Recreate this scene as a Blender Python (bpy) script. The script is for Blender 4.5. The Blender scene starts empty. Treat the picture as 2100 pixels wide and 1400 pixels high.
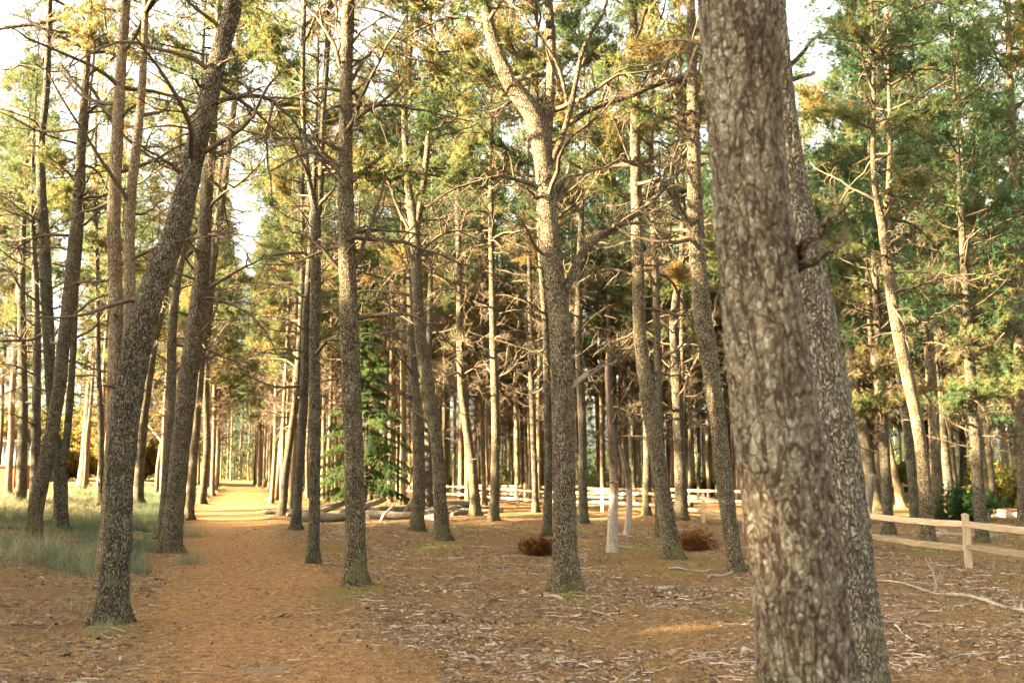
import bpy, math, random
import numpy as np
from mathutils import Vector, Matrix, Euler

C = bpy.context.scene
COL = C.collection
rng = np.random.default_rng(7)
R = math.radians

# ------------------------------------------------------------------ camera, sky, sun, exposure
FPX, CX, CY, CAMH = 2042.0, 1050.0, 700.0, 1.65
PITCH = math.atan((957 - 700) / FPX)
cam = bpy.data.cameras.new('camera'); camo = bpy.data.objects.new('camera', cam); COL.objects.link(camo)
cam.sensor_width = 36.0; cam.lens = 36.0 * FPX / 2100.0
camo.location = (0, 0, CAMH); camo.rotation_euler = (math.pi / 2 + PITCH, 0, 0)
cam.clip_start = 0.05; cam.clip_end = 3000
cam.dof.use_dof = True; cam.dof.focus_distance = 14.5; cam.dof.aperture_fstop = 2.9
C.camera = camo

SUN_EL, SUN_AZ = 16.0, -104.0            # azimuth clockwise from +Y
S = Vector((math.sin(R(SUN_AZ)) * math.cos(R(SUN_EL)), math.cos(R(SUN_AZ)) * math.cos(R(SUN_EL)), math.sin(R(SUN_EL))))
w = bpy.data.worlds.new('World'); C.world = w; w.use_nodes = True
nt = w.node_tree
sky = nt.nodes.new('ShaderNodeTexSky'); sky.sky_type = 'NISHITA'; sky.sun_disc = False
sky.sun_elevation = R(SUN_EL); sky.sun_rotation = R(SUN_AZ)
sky.air_density = 1.0; sky.dust_density = 4.0; sky.ozone_density = 0.6
hs = nt.nodes.new('ShaderNodeHueSaturation'); hs.inputs['Saturation'].default_value = 0.35
nt.links.new(sky.outputs[0], hs.inputs['Color'])
wt = nt.nodes.new('ShaderNodeMix'); wt.data_type = 'RGBA'; wt.blend_type = 'MULTIPLY'; wt.inputs[0].default_value = 1.0; wt.inputs[7].default_value = (1.0, 0.955, 0.83, 1)
nt.links.new(hs.outputs[0], wt.inputs[6]); nt.links.new(wt.outputs[2], nt.nodes['Background'].inputs['Color'])
nt.nodes['Background'].inputs['Strength'].default_value = 0.05
sun = bpy.data.lights.new('sun', 'SUN'); suno = bpy.data.objects.new('sun', sun); COL.objects.link(suno)
sun.energy = 5.0; sun.angle = R(0.6); sun.color = (1.0, 0.77, 0.47)
suno.rotation_euler = S.to_track_quat('Z', 'Y').to_euler(); suno.location = (-40, -20, 40)
C.view_settings.view_transform = 'Standard'; C.view_settings.look = 'None'
C.view_settings.exposure = 4.45; C.view_settings.gamma = 1.0
C.render.engine = 'CYCLES'
cy = C.cycles
cy.max_bounces = 6; cy.diffuse_bounces = 4; cy.glossy_bounces = 1; cy.transmission_bounces = 3; cy.transparent_max_bounces = 4
cy.use_denoising = True
cy.use_adaptive_sampling = True; cy.adaptive_threshold = 0.015
cy.caustics_reflective = False; cy.caustics_refractive = False

# ------------------------------------------------------------------ mesh helpers
class MB:
    """collects pieces; build() links ONE mesh"""
    def __init__(s):
        s.v = []; s.f = []; s.t = []; s.bk = []; s.tn = []; s.mi = []; s.n = 0
    def add(s, v, q=None, t=None, bark=None, tint=0.0, mat=0):
        v = np.asarray(v, float).reshape(-1, 3)
        s.v.append(v)
        if q is not None and len(q): s.f.append((np.asarray(q, np.int64).reshape(-1, 4) + s.n, mat))
        if t is not None and len(t): s.t.append((np.asarray(t, np.int64).reshape(-1, 3) + s.n, mat))
        s.bk.append(v if bark is None else np.asarray(bark, float))
        s.tn.append(np.broadcast_to(np.asarray(tint, float), (len(v),)))
        s.n += len(v)
    def arrays(s):
        if not hasattr(s, '_a'):
            s._a = (np.concatenate(s.v), np.concatenate(s.bk), np.concatenate(s.tn),
                    np.concatenate([f for f, _ in s.f]) if s.f else np.zeros((0, 4), np.int64),
                    np.concatenate([np.full(len(f), m) for f, m in s.f]) if s.f else np.zeros(0, int),
                    np.concatenate([f for f, _ in s.t]) if s.t else np.zeros((0, 3), np.int64),
                    np.concatenate([np.full(len(f), m) for f, m in s.t]) if s.t else np.zeros(0, int))
        return s._a
    def add_mb(s, o, M=None, mat=None, tint_add=0.0, boff=0.0, remap=None):
        v, bk, tn, q, qm, t, tm = o.arrays()
        if remap is not None: qm = np.array(remap)[qm]; tm = np.array(remap)[tm]
        if M is not None:
            M = np.array(M); v = v @ M[:3, :3].T + M[:3, 3]
        s.v.append(v); s.bk.append(bk + boff); s.tn.append(tn + tint_add)
        for m in np.unique(qm): s.f.append((q[qm == m] + s.n, int(m) if mat is None else mat))
        for m in np.unique(tm): s.t.append((t[tm == m] + s.n, int(m) if mat is None else mat))
        s.n += len(v)
    def mesh(s, name, mats, smooth=True):
        v, bk, tn, q, qm, t, tm = s.arrays()
        me = bpy.data.meshes.new(name)
        nq, n3 = len(q), len(t)
        me.vertices.add(len(v)); me.vertices.foreach_set('co', v.astype(np.float32).ravel())
        me.loops.add(nq * 4 + n3 * 3); me.polygons.add(nq + n3)
        me.loops.foreach_set('vertex_index', np.concatenate([q.ravel(), t.ravel()]).astype(np.int32))
        me.polygons.foreach_set('loop_start', np.concatenate([np.arange(nq) * 4, nq * 4 + np.arange(n3) * 3]).astype(np.int32))
        for m in mats: me.materials.append(m)
        me.polygons.foreach_set('material_index', np.concatenate([qm, tm]).astype(np.int32))
        me.polygons.foreach_set('use_smooth', np.full(nq + n3, smooth))
        a = me.attributes.new('bark', 'FLOAT_VECTOR', 'POINT'); a.data.foreach_set('vector', bk.astype(np.float32).ravel())
        a = me.attributes.new('tint', 'FLOAT', 'POINT'); a.data.foreach_set('value', tn.astype(np.float32))
        me.update(); me.validate()
        return me
    def build(s, name, mats, parent=None, smooth=True):
        if not isinstance(mats, (list, tuple)): mats = [mats]
        o = bpy.data.objects.new(name, s.mesh(name, mats, smooth)); COL.objects.link(o)
        if parent: o.parent = parent
        return o

def place(me, name, parent=None, M=None):
    o = bpy.data.objects.new(name, me); COL.objects.link(o)
    if parent: o.parent = parent
    if M is not None: o.matrix_local = Matrix([list(r) for r in np.array(M)])
    return o
def tag(o, label=None, cat=None, group=None, kind=None):
    if label: o['label'] = label
    if cat: o['category'] = cat
    if group: o['group'] = group
    if kind: o['kind'] = kind
    return o
def empty(name, loc=(0, 0, 0), rz=0.0, sc=1.0):
    o = bpy.data.objects.new(name, None); COL.objects.link(o); o.empty_display_size = 0.2
    o.location = loc; o.rotation_euler = (0, 0, rz); o.scale = (sc, sc, sc)
    return o

def nrm(a): return a / (np.linalg.norm(a, axis=-1, keepdims=True) + 1e-9)
def tube(mb, P, rad, k=6, mat=0, tint=0.0, cap=True, wob=None, s0=0.0, cap0=False):
    P = np.asarray(P, float); n = len(P); rad = np.broadcast_to(np.asarray(rad, float), (n,))
    T = nrm(np.gradient(P, axis=0)); mean = nrm((P[-1] - P[0])[None])[0]
    ref = np.array([1., 0, 0]) if abs(mean[0]) < 0.7 else np.array([0, 1., 0])
    U = nrm(ref - (T @ ref)[:, None] * T); W = np.cross(T, U)
    th = np.arange(k) / k * 2 * np.pi
    rr = rad[:, None] * (np.ones((n, k)) if wob is None else wob)
    V = P[:, None] + rr[..., None] * (np.cos(th)[None, :, None] * U[:, None] + np.sin(th)[None, :, None] * W[:, None])
    L = s0 + np.concatenate([[0], np.cumsum(np.linalg.norm(np.diff(P, axis=0), axis=1))])
    B = np.stack([rad[:, None] * np.cos(th), rad[:, None] * np.sin(th), np.broadcast_to(L[:, None], (n, k))], -1)
    i = np.arange(n - 1)[:, None] * k; j = np.arange(k)[None]
    q = np.stack([i + j, i + (j + 1) % k, i + k + (j + 1) % k, i + k + j], -1).reshape(-1, 4)
    V = V.reshape(-1, 3); B = B.reshape(-1, 3); t = None
    if cap:
        V = np.vstack([V, P[-1] + T[-1] * rad[-1] * 0.3]); B = np.vstack([B, [0, 0, L[-1]]])
        b = (n - 1) * k
        t = [[b + a, b + (a + 1) % k, n * k] for a in range(k)]
    if cap0:
        V = np.vstack([V, P[0] - T[0] * rad[0] * .05]); B = np.vstack([B, [0, 0, 0]]); c0 = len(V) - 1
        t = (t or []) + [[(a + 1) % k, a, c0] for a in range(k)]
    mb.add(V, q, t, bark=B, tint=tint, mat=mat)

def frame(pos, xdir, zhint=(0, 0, 1), sc=1.0):
    x = nrm(np.asarray(xdir, float)); z = np.asarray(zhint, float); z = z - x * (z @ x)
    if np.linalg.norm(z) < 1e-3: z = np.array([0, 1., 0]) - x * x[1]
    z = nrm(z); y = np.cross(z, x)
    M = np.eye(4); M[:3, 0] = x * sc; M[:3, 1] = y * sc; M[:3, 2] = z * sc; M[:3, 3] = pos
    return M

_pt = rng.uniform(0, 1, 512)
def vnoise(x, y, seed=0):
    """cheap smooth value noise"""
    xi = np.floor(x).astype(int); yi = np.floor(y).astype(int); fx = x - xi; fy = y - yi
    fx = fx * fx * (3 - 2 * fx); fy = fy * fy * (3 - 2 * fy)
    h = lambda a, b: _pt[(a * 73 + b * 151 + seed * 37 + (a * b) % 89) % 512]
    return (h(xi, yi) * (1 - fx) + h(xi + 1, yi) * fx) * (1 - fy) + (h(xi, yi + 1) * (1 - fx) + h(xi + 1, yi + 1) * fx) * fy
def sstep(a, b, x): t = np.clip((x - a) / (b - a), 0, 1); return t * t * (3 - 2 * t)

# ------------------------------------------------------------------ terrain function
MOUNDS = []
def path_x(y): return -0.1 - 0.27 * y + 0.35 * np.sin(y * 0.11 + 0.5)
def lateral(x, y): return (x - path_x(y)) * 0.965          # + right of the path, - left
def height(x, y):
    x = np.asarray(x, float); y = np.asarray(y, float)
    l = lateral(x, y)
    h = 0.42 * sstep(1.2, 6.0, -l) * sstep(4, 14, y)
    off = sstep(0.7, 1.6, np.abs(l))
    h = h + off * .035 * (vnoise(x * 2.2, y * 2.2, 6) - .5)
    h = h + off * (0.10 * (vnoise(x * 0.35, y * 0.35, 1) - .4) + 0.05 * (vnoise(x * 1.1, y * 1.1, 2) - .5)) + 0.02 * (vnoise(x * 3, y * 3, 3) - .5)
    for a, b, hh in MOUNDS: h = h + hh * np.exp(-((x - a) ** 2 + (y - b) ** 2) / .22)
    far = sstep(90, 240, np.hypot(x, y))
    return h * (1 - far)
def ray(px, py):
    d = Vector(((px - CX) / FPX, -(py - CY) / FPX, -1.0))
    return np.array(Euler((math.pi / 2 + PITCH, 0, 0)).to_matrix() @ d)
def ground_at(px, py):
    r = ray(px, py); z = 0.0
    for _ in range(30):
        t = (z - CAMH) / r[2]; p = r * t; z = 0.5 * z + 0.5 * float(height(p[0], p[1]))
    return np.array([p[0], p[1], float(height(p[0], p[1]))])
def at(px, py, Y):
    r = ray(px, py); t = Y / r[1]; return np.array([0, 0, CAMH]) + r * t

# ------------------------------------------------------------------ materials
def mat(name):
    m = bpy.data.materials.new(name); m.use_nodes = True; n = m.node_tree.nodes
    return m, n, m.node_tree.links, n['Principled BSDF']
def node(n, t, **k):
    o = n.new(t)
    for a, b in k.items():
        if a.startswith('i_'):
            key = a[2:].replace('_', ' ')
            o.inputs[int(key) if key.isdigit() else key].default_value = b
        else: setattr(o, a, b)
    return o
def ramp(n, L, fac, stops):
    r = n.new('ShaderNodeValToRGB'); e = r.color_ramp.elements
    while len(e) < len(stops): e.new(0.5)
    for s, (p, c) in zip(e, stops): s.position = p; s.color = (*c, 1)
    L.new(fac, r.inputs[0]); return r.outputs[0]
def mix(n, L, fac, a, b, mode='MIX'):
    m = n.new('ShaderNodeMix'); m.data_type = 'RGBA'; m.blend_type = mode
    for sock, v in ((m.inputs[0], fac), (m.inputs[6], a), (m.inputs[7], b)):
        if hasattr(v, 'links'): L.new(v, sock)
        else: sock.default_value = v if not isinstance(v, tuple) else (*v, 1)
    return m.outputs[2]
def math_(n, L, op, a, b=0.0, clamp=False):
    m = n.new('ShaderNodeMath'); m.operation = op; m.use_clamp = clamp
    for sock, v in ((m.inputs[0], a), (m.inputs[1], b)):
        if hasattr(v, 'links'): L.new(v, sock)
        else: sock.default_value = v
    return m.outputs[0]

def bark_mat(name, plate, plate2, crack, lichen, scale=38.0, lich=0.5, bump=1.0, moss=True, dist=.07, zs=.45):
    m, n, L, B = mat(name)
    a = node(n, 'ShaderNodeAttribute', attribute_name='bark')
    oi = n.new('ShaderNodeObjectInfo')
    off = node(n, 'ShaderNodeVectorMath', operation='SCALE'); off.inputs[0].default_value = (13.1, 7.7, 41.3); L.new(oi.outputs['Random'], off.inputs['Scale'])
    add = node(n, 'ShaderNodeVectorMath', operation='ADD'); L.new(a.outputs['Vector'], add.inputs[0]); L.new(off.outputs[0], add.inputs[1])
    mp = node(n, 'ShaderNodeMapping'); mp.inputs['Scale'].default_value = (1, 1, zs); L.new(add.outputs[0], mp.inputs[0])
    dn = node(n, 'ShaderNodeTexNoise', i_Scale=14.0, i_Detail=3.0); L.new(mp.outputs[0], dn.inputs['Vector'])
    dv = node(n, 'ShaderNodeVectorMath', operation='MULTIPLY_ADD'); L.new(dn.outputs['Color'], dv.inputs[0]); dv.inputs[1].default_value = (dist, dist, dist); L.new(mp.outputs[0], dv.inputs[2])
    v = node(n, 'ShaderNodeTexVoronoi', feature='DISTANCE_TO_EDGE', i_Scale=scale); L.new(dv.outputs[0], v.inputs['Vector'])
    vc = node(n, 'ShaderNodeTexVoronoi', feature='F1', i_Scale=scale); L.new(dv.outputs[0], vc.inputs['Vector'])
    v2 = node(n, 'ShaderNodeTexVoronoi', feature='F1', i_Scale=scale * 3.2); L.new(dv.outputs[0], v2.inputs['Vector'])
    nz = node(n, 'ShaderNodeTexNoise', i_Scale=55.0, i_Detail=4.0, i_Roughness=0.7); L.new(add.outputs[0], nz.inputs['Vector'])
    nl = node(n, 'ShaderNodeTexNoise', i_Scale=5.0, i_Detail=3.0); L.new(add.outputs[0], nl.inputs['Vector'])
    sp = node(n, 'ShaderNodeSeparateColor'); L.new(vc.outputs['Color'], sp.inputs[0])
    sp2 = node(n, 'ShaderNodeSeparateColor'); L.new(v2.outputs['Color'], sp2.inputs[0])
    col = mix(n, L, sp.outputs[0], plate, plate2)
    col = mix(n, L, ramp(n, L, nz.outputs[0], [(.38, (.85, .85, .85)), (.6, (0, 0, 0))]), col, tuple(c * 0.42 for c in plate))
    nb_ = node(n, 'ShaderNodeTexNoise', i_Scale=2.2, i_Detail=4.0, i_Roughness=.7); L.new(add.outputs[0], nb_.inputs['Vector'])
    col = mix(n, L, ramp(n, L, nb_.outputs[0], [(.4, (0, 0, 0)), (.7, (.65, .65, .65))]), col, tuple(c * .5 for c in plate))
    # lichen flakes: some small cells, modulated by large patches
    lf = math_(n, L, 'ADD', math_(n, L, 'MULTIPLY', sp2.outputs[0], 0.55), math_(n, L, 'MULTIPLY', nl.outputs[0], 0.6))
    lm = ramp(n, L, lf, [(0.62 - 0.1 * lich, (0, 0, 0)), (0.74 - 0.1 * lich, (.85, .85, .85))])
    col = mix(n, L, lm, col, lichen)
    ck = ramp(n, L, v.outputs['Distance'], [(0.0, (.9, .9, .9)), (0.11, (0, 0, 0))])
    col = mix(n, L, ck, col, crack)
    if moss:
        sx = node(n, 'ShaderNodeSeparateXYZ'); L.new(a.outputs['Vector'], sx.inputs[0])
        mz = math_(n, L, 'SUBTRACT', 0.75, math_(n, L, 'MULTIPLY', sx.outputs['Z'], 0.55), True)
        mf = math_(n, L, 'ADD', math_(n, L, 'MULTIPLY', mz, 0.30), math_(n, L, 'MULTIPLY', nl.outputs[0], 0.8))
        mm = ramp(n, L, mf, [(0.54, (0, 0, 0)), (0.68, (.65, .65, .65))])
        col = mix(n, L, mm, col, (0.095, 0.088, 0.026))
    L.new(col, B.inputs['Base Color']); B.inputs['Roughness'].default_value = 0.9; B.inputs['Specular IOR Level'].default_value = 0.15
    h = math_(n, L, 'ADD', math_(n, L, 'MULTIPLY', math_(n, L, 'MINIMUM', v.outputs['Distance'], 0.25), 2.2), math_(n, L, 'MULTIPLY', nz.outputs[0], 0.35))
    h = math_(n, L, 'ADD', h, math_(n, L, 'MULTIPLY', sp2.outputs[0], 0.25))
    b = node(n, 'ShaderNodeBump', i_Strength=bump, i_Distance=0.02); L.new(h, b.inputs['Height']); L.new(b.outputs[0], B.inputs['Normal'])
    return m
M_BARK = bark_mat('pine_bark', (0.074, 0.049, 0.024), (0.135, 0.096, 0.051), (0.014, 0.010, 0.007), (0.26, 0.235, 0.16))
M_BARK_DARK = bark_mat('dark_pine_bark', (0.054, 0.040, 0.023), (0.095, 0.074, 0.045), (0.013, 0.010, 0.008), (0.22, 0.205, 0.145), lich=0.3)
def close_bark(name):
    m, n, L, B = mat(name)
    a = node(n, 'ShaderNodeAttribute', attribute_name='bark'); oi = n.new('ShaderNodeObjectInfo')
    off = node(n, 'ShaderNodeVectorMath', operation='SCALE'); off.inputs[0].default_value = (13.1, 7.7, 41.3); L.new(oi.outputs['Random'], off.inputs['Scale'])
    add = node(n, 'ShaderNodeVectorMath', operation='ADD'); L.new(a.outputs['Vector'], add.inputs[0]); L.new(off.outputs[0], add.inputs[1])
    def mapped(sc):
        mp = node(n, 'ShaderNodeMapping'); mp.inputs['Scale'].default_value = sc; L.new(add.outputs[0], mp.inputs[0]); return mp.outputs[0]
    def noise(sc, scale, det=4.0, ro=.65, di=0.0):
        t = node(n, 'ShaderNodeTexNoise', i_Scale=scale, i_Detail=det, i_Roughness=ro, i_Distortion=di); L.new(mapped(sc), t.inputs['Vector']); return t.outputs[0]
    fur = math_(n, L, 'ABSOLUTE', math_(n, L, 'SUBTRACT', noise((1, 1, .26), 17.0, 3.0, .55, .5), .5))      # 0 in the furrows
    fur2 = math_(n, L, 'ABSOLUTE', math_(n, L, 'SUBTRACT', noise((1, 1, .62), 30.0, 3.0, .6, .8), .5))
    f1 = math_(n, L, 'MINIMUM', math_(n, L, 'MULTIPLY', fur, 15.0), 1.0); f2 = math_(n, L, 'MINIMUM', math_(n, L, 'MULTIPLY', fur2, 14.0), 1.0)
    hgt = math_(n, L, 'MULTIPLY', f1, math_(n, L, 'ADD', math_(n, L, 'MULTIPLY', f2, .55), .45))
    wv = node(n, 'ShaderNodeVectorMath', operation='MULTIPLY_ADD'); wn = node(n, 'ShaderNodeTexNoise', i_Scale=16.0, i_Detail=3.0); L.new(mapped((1, 1, .55)), wn.inputs['Vector']); L.new(wn.outputs['Color'], wv.inputs[0]); wv.inputs[1].default_value = (.06, .06, .06); L.new(mapped((1, 1, .52)), wv.inputs[2])
    vr = node(n, 'ShaderNodeTexVoronoi', feature='DISTANCE_TO_EDGE', i_Scale=27.0); L.new(wv.outputs[0], vr.inputs['Vector'])
    f3 = math_(n, L, 'MINIMUM', math_(n, L, 'ADD', math_(n, L, 'MULTIPLY', vr.outputs['Distance'], 7.0), .25), 1.0)
    hgt = math_(n, L, 'MULTIPLY', hgt, f3)
    fine = noise((1, 1, .7), 90.0, 5.0, .75); mid = noise((1, 1, .5), 9.0, 4.0, .7); broad = noise((1, 1, .5), 2.6, 3.0, .6)
    col = ramp(n, L, math_(n, L, 'ADD', math_(n, L, 'MULTIPLY', mid, .6), math_(n, L, 'MULTIPLY', fine, .4)), [(.34, (0.09, 0.064, 0.038)), (.47, (0.165, 0.132, 0.085)), (.62, (0.25, 0.213, 0.148))])
    v = node(n, 'ShaderNodeTexVoronoi', feature='F1', i_Scale=95.0); L.new(mapped((1, 1, .55)), v.inputs['Vector']); sp = node(n, 'ShaderNodeSeparateColor'); L.new(v.outputs['Color'], sp.inputs[0])
    lf = math_(n, L, 'ADD', math_(n, L, 'MULTIPLY', sp.outputs[0], .5), math_(n, L, 'ADD', math_(n, L, 'MULTIPLY', mid, .45), math_(n, L, 'MULTIPLY', fine, .35)))
    lm = math_(n, L, 'MULTIPLY', ramp(n, L, lf, [(.66, (0, 0, 0)), (.80, (.9, .9, .9))]), f2)
    col = mix(n, L, lm, col, (0.33, 0.31, 0.235))
    mm = ramp(n, L, math_(n, L, 'ADD', math_(n, L, 'MULTIPLY', broad, .75), math_(n, L, 'MULTIPLY', fine, .3)), [(.60, (0, 0, 0)), (.70, (.6, .6, .6))])
    col = mix(n, L, mm, col, (0.105, 0.098, 0.032))
    col = mix(n, L, ramp(n, L, hgt, [(.12, (.85, .85, .85)), (.46, (0, 0, 0))]), col, (0.026, 0.011, 0.008))
    L.new(col, B.inputs['Base Color']); B.inputs['Roughness'].default_value = .9; B.inputs['Specular IOR Level'].default_value = .15
    h = math_(n, L, 'ADD', hgt, math_(n, L, 'MULTIPLY', fine, .5)); b = node(n, 'ShaderNodeBump', i_Strength=1.0, i_Distance=.022); L.new(h, b.inputs['Height']); L.new(b.outputs[0], B.inputs['Normal'])
    return m
M_BARK_BIG = close_bark('close_pine_bark')
M_BARK_GREY = bark_mat('grey_scaly_bark', (0.10, 0.08, 0.052), (0.165, 0.137, 0.094), (0.040, 0.030, 0.021), (0.31, 0.29, 0.22), scale=44.0, lich=.7, bump=1.0)
M_BARK_SUNWARM = bark_mat('sunlit_warm_bark', (0.23, 0.148, 0.075), (0.33, 0.235, 0.13), (0.06, 0.04, 0.025), (0.36, 0.32, 0.23), lich=0.25)  # pine bark with golden sunlight put into its colour, for sunlit trunks

def wood_mat(name, a, b, scale=(9, 9, 9), bump=0.4):
    m, n, L, B = mat(name)
    at_ = node(n, 'ShaderNodeAttribute', attribute_name='bark'); oi = n.new('ShaderNodeObjectInfo')
    off = node(n, 'ShaderNodeVectorMath', operation='SCALE'); off.inputs[0].default_value = (9.1, 5.7, 31.3); L.new(oi.outputs['Random'], off.inputs['Scale'])
    add = node(n, 'ShaderNodeVectorMath', operation='ADD'); L.new(at_.outputs['Vector'], add.inputs[0]); L.new(off.outputs[0], add.inputs[1])
    mp = node(n, 'ShaderNodeMapping'); mp.inputs['Scale'].default_value = scale; L.new(add.outputs[0], mp.inputs[0])
    nz = node(n, 'ShaderNodeTexNoise', i_Scale=3.0, i_Detail=6.0, i_Roughness=0.65); L.new(mp.outputs[0], nz.inputs['Vector'])
    tn = node(n, 'ShaderNodeAttribute', attribute_name='tint')
    f = math_(n, L, 'ADD', nz.outputs[0], math_(n, L, 'MULTIPLY', tn.outputs['Fac'], 0.5))
    c = ramp(n, L, f, [(0.3, a), (0.72, b)])
    L.new(c, B.inputs['Base Color']); B.inputs['Roughness'].default_value = 0.85; B.inputs['Specular IOR Level'].default_value = 0.2
    b_ = node(n, 'ShaderNodeBump', i_Strength=bump, i_Distance=0.006); L.new(nz.outputs[0], b_.inputs['Height']); L.new(b_.outputs[0], B.inputs['Normal'])
    return m
M_TWIG = wood_mat('dead_twig_wood', (0.030, 0.022, 0.014), (0.125, 0.096, 0.060))
M_DEAD = wood_mat('bleached_wood', (0.08, 0.06, 0.045), (0.38, 0.32, 0.245), (16, 16, 4.0), 1.0)
def snag_mat():
    m, n, L, B = mat('peeled_dead_trunk')
    a = node(n, 'ShaderNodeAttribute', attribute_name='bark'); sx = n.new('ShaderNodeSeparateXYZ'); L.new(a.outputs['Vector'], sx.inputs[0])
    mp = node(n, 'ShaderNodeMapping'); mp.inputs['Scale'].default_value = (1, 1, .4); L.new(a.outputs['Vector'], mp.inputs[0])
    n1 = node(n, 'ShaderNodeTexNoise', i_Scale=9.0, i_Detail=6.0, i_Roughness=.7); L.new(mp.outputs[0], n1.inputs['Vector'])
    n2 = node(n, 'ShaderNodeTexNoise', i_Scale=60.0, i_Detail=5.0, i_Roughness=.8); L.new(mp.outputs[0], n2.inputs['Vector'])
    pale = ramp(n, L, n2.outputs[0], [(.36, (.10, .075, .055)), (.5, (.27, .225, .17)), (.64, (.45, .39, .31))])
    dark = ramp(n, L, n2.outputs[0], [(.38, (.030, .020, .014)), (.62, (.15, .10, .065))])
    f = math_(n, L, 'ADD', n1.outputs[0], math_(n, L, 'MULTIPLY', math_(n, L, 'SUBTRACT', sx.outputs['Z'], 1.2), .22))
    L.new(mix(n, L, ramp(n, L, f, [(.49, (0, 0, 0)), (.55, (1, 1, 1))]), pale, dark), B.inputs['Base Color']); B.inputs['Roughness'].default_value = .9
    b = node(n, 'ShaderNodeBump', i_Strength=1.0, i_Distance=.012); L.new(math_(n, L, 'ADD', n2.outputs[0], n1.outputs[0]), b.inputs['Height']); L.new(b.outputs[0], B.inputs['Normal'])
    return m
M_SNAG = snag_mat()
M_LOG = wood_mat('weathered_log_wood', (0.045, 0.035, 0.027), (0.27, 0.235, 0.185), (10, 10, 2.0))
M_RAIL = wood_mat('split_cedar_wood', (0.19, 0.14, 0.085), (0.56, 0.43, 0.28), (30, 30, 1.3), 1.0)
M_RAIL_RED = wood_mat('reddish_lit_wood', (0.18, 0.095, 0.055), (0.32, 0.19, 0.11), (22, 22, 1.6), 0.5)  # reddish light on the far rails is put into the wood colour

def leaf_mat(name, stops, trans=0.45):
    m, n, L, B = mat(name)
    tn = node(n, 'ShaderNodeAttribute', attribute_name='tint'); oi = n.new('ShaderNodeObjectInfo')
    f = math_(n, L, 'ADD', tn.outputs['Fac'], math_(n, L, 'MULTIPLY', math_(n, L, 'SUBTRACT', oi.outputs['Random'], 0.5), 0.22))
    c = ramp(n, L, f, stops)
    d = n.new('ShaderNodeBsdfDiffuse'); tr = n.new('ShaderNodeBsdfTranslucent'); ms = n.new('ShaderNodeMixShader')
    L.new(c, d.inputs[0]); L.new(mix(n, L, 0.5, c, (0.26, 0.23, 0.09)), tr.inputs[0]); ms.inputs[0].default_value = trans
    L.new(d.outputs[0], ms.inputs[1]); L.new(tr.outputs[0], ms.inputs[2]); L.new(ms.outputs[0], n['Material Output'].inputs[0])
    n.remove(B); return m
M_NEEDLE = leaf_mat('pine_needles', [(0.0, (0.024, 0.075, 0.042)), (0.40, (0.050, 0.115, 0.055)), (0.72, (0.115, 0.155, 0.060)), (0.90, (0.25, 0.20, 0.075)), (1.0, (0.32, 0.18, 0.07))])
M_SPRUCE = leaf_mat('spruce_needles', [(0.0, (0.012, 0.036, 0.017)), (0.6, (0.036, 0.092, 0.032)), (1.0, (0.08, 0.14, 0.04))], 0.35)
M_RUST = leaf_mat('rusty_dead_needles', [(0.0, (0.055, 0.020, 0.009)), (0.6, (0.165, 0.056, 0.020)), (1.0, (0.26, 0.115, 0.045))], 0.25)
M_SHRUB = leaf_mat('shrub_leaves', [(0.0, (0.04, 0.07, 0.02)), (0.5, (0.11, 0.12, 0.03)), (1.0, (0.28, 0.19, 0.05))], 0.45)
M_GRASS = leaf_mat('dune_grass', [(0.0, (0.06, 0.11, 0.07)), (0.5, (0.125, 0.17, 0.105)), (0.75, (0.26, 0.25, 0.15)), (1.0, (0.42, 0.36, 0.22))], 0.3)

def plain(name, c, rough=0.6):
    m, n, L, B = mat(name)
    t = node(n, 'ShaderNodeTexNoise', i_Scale=6.0, i_Detail=5.0)
    L.new(mix(n, L, t.outputs[0], tuple(x * 0.85 for x in c), tuple(min(1, x * 1.1) for x in c)), B.inputs['Base Color']); B.inputs['Roughness'].default_value = rough
    return m

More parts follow.
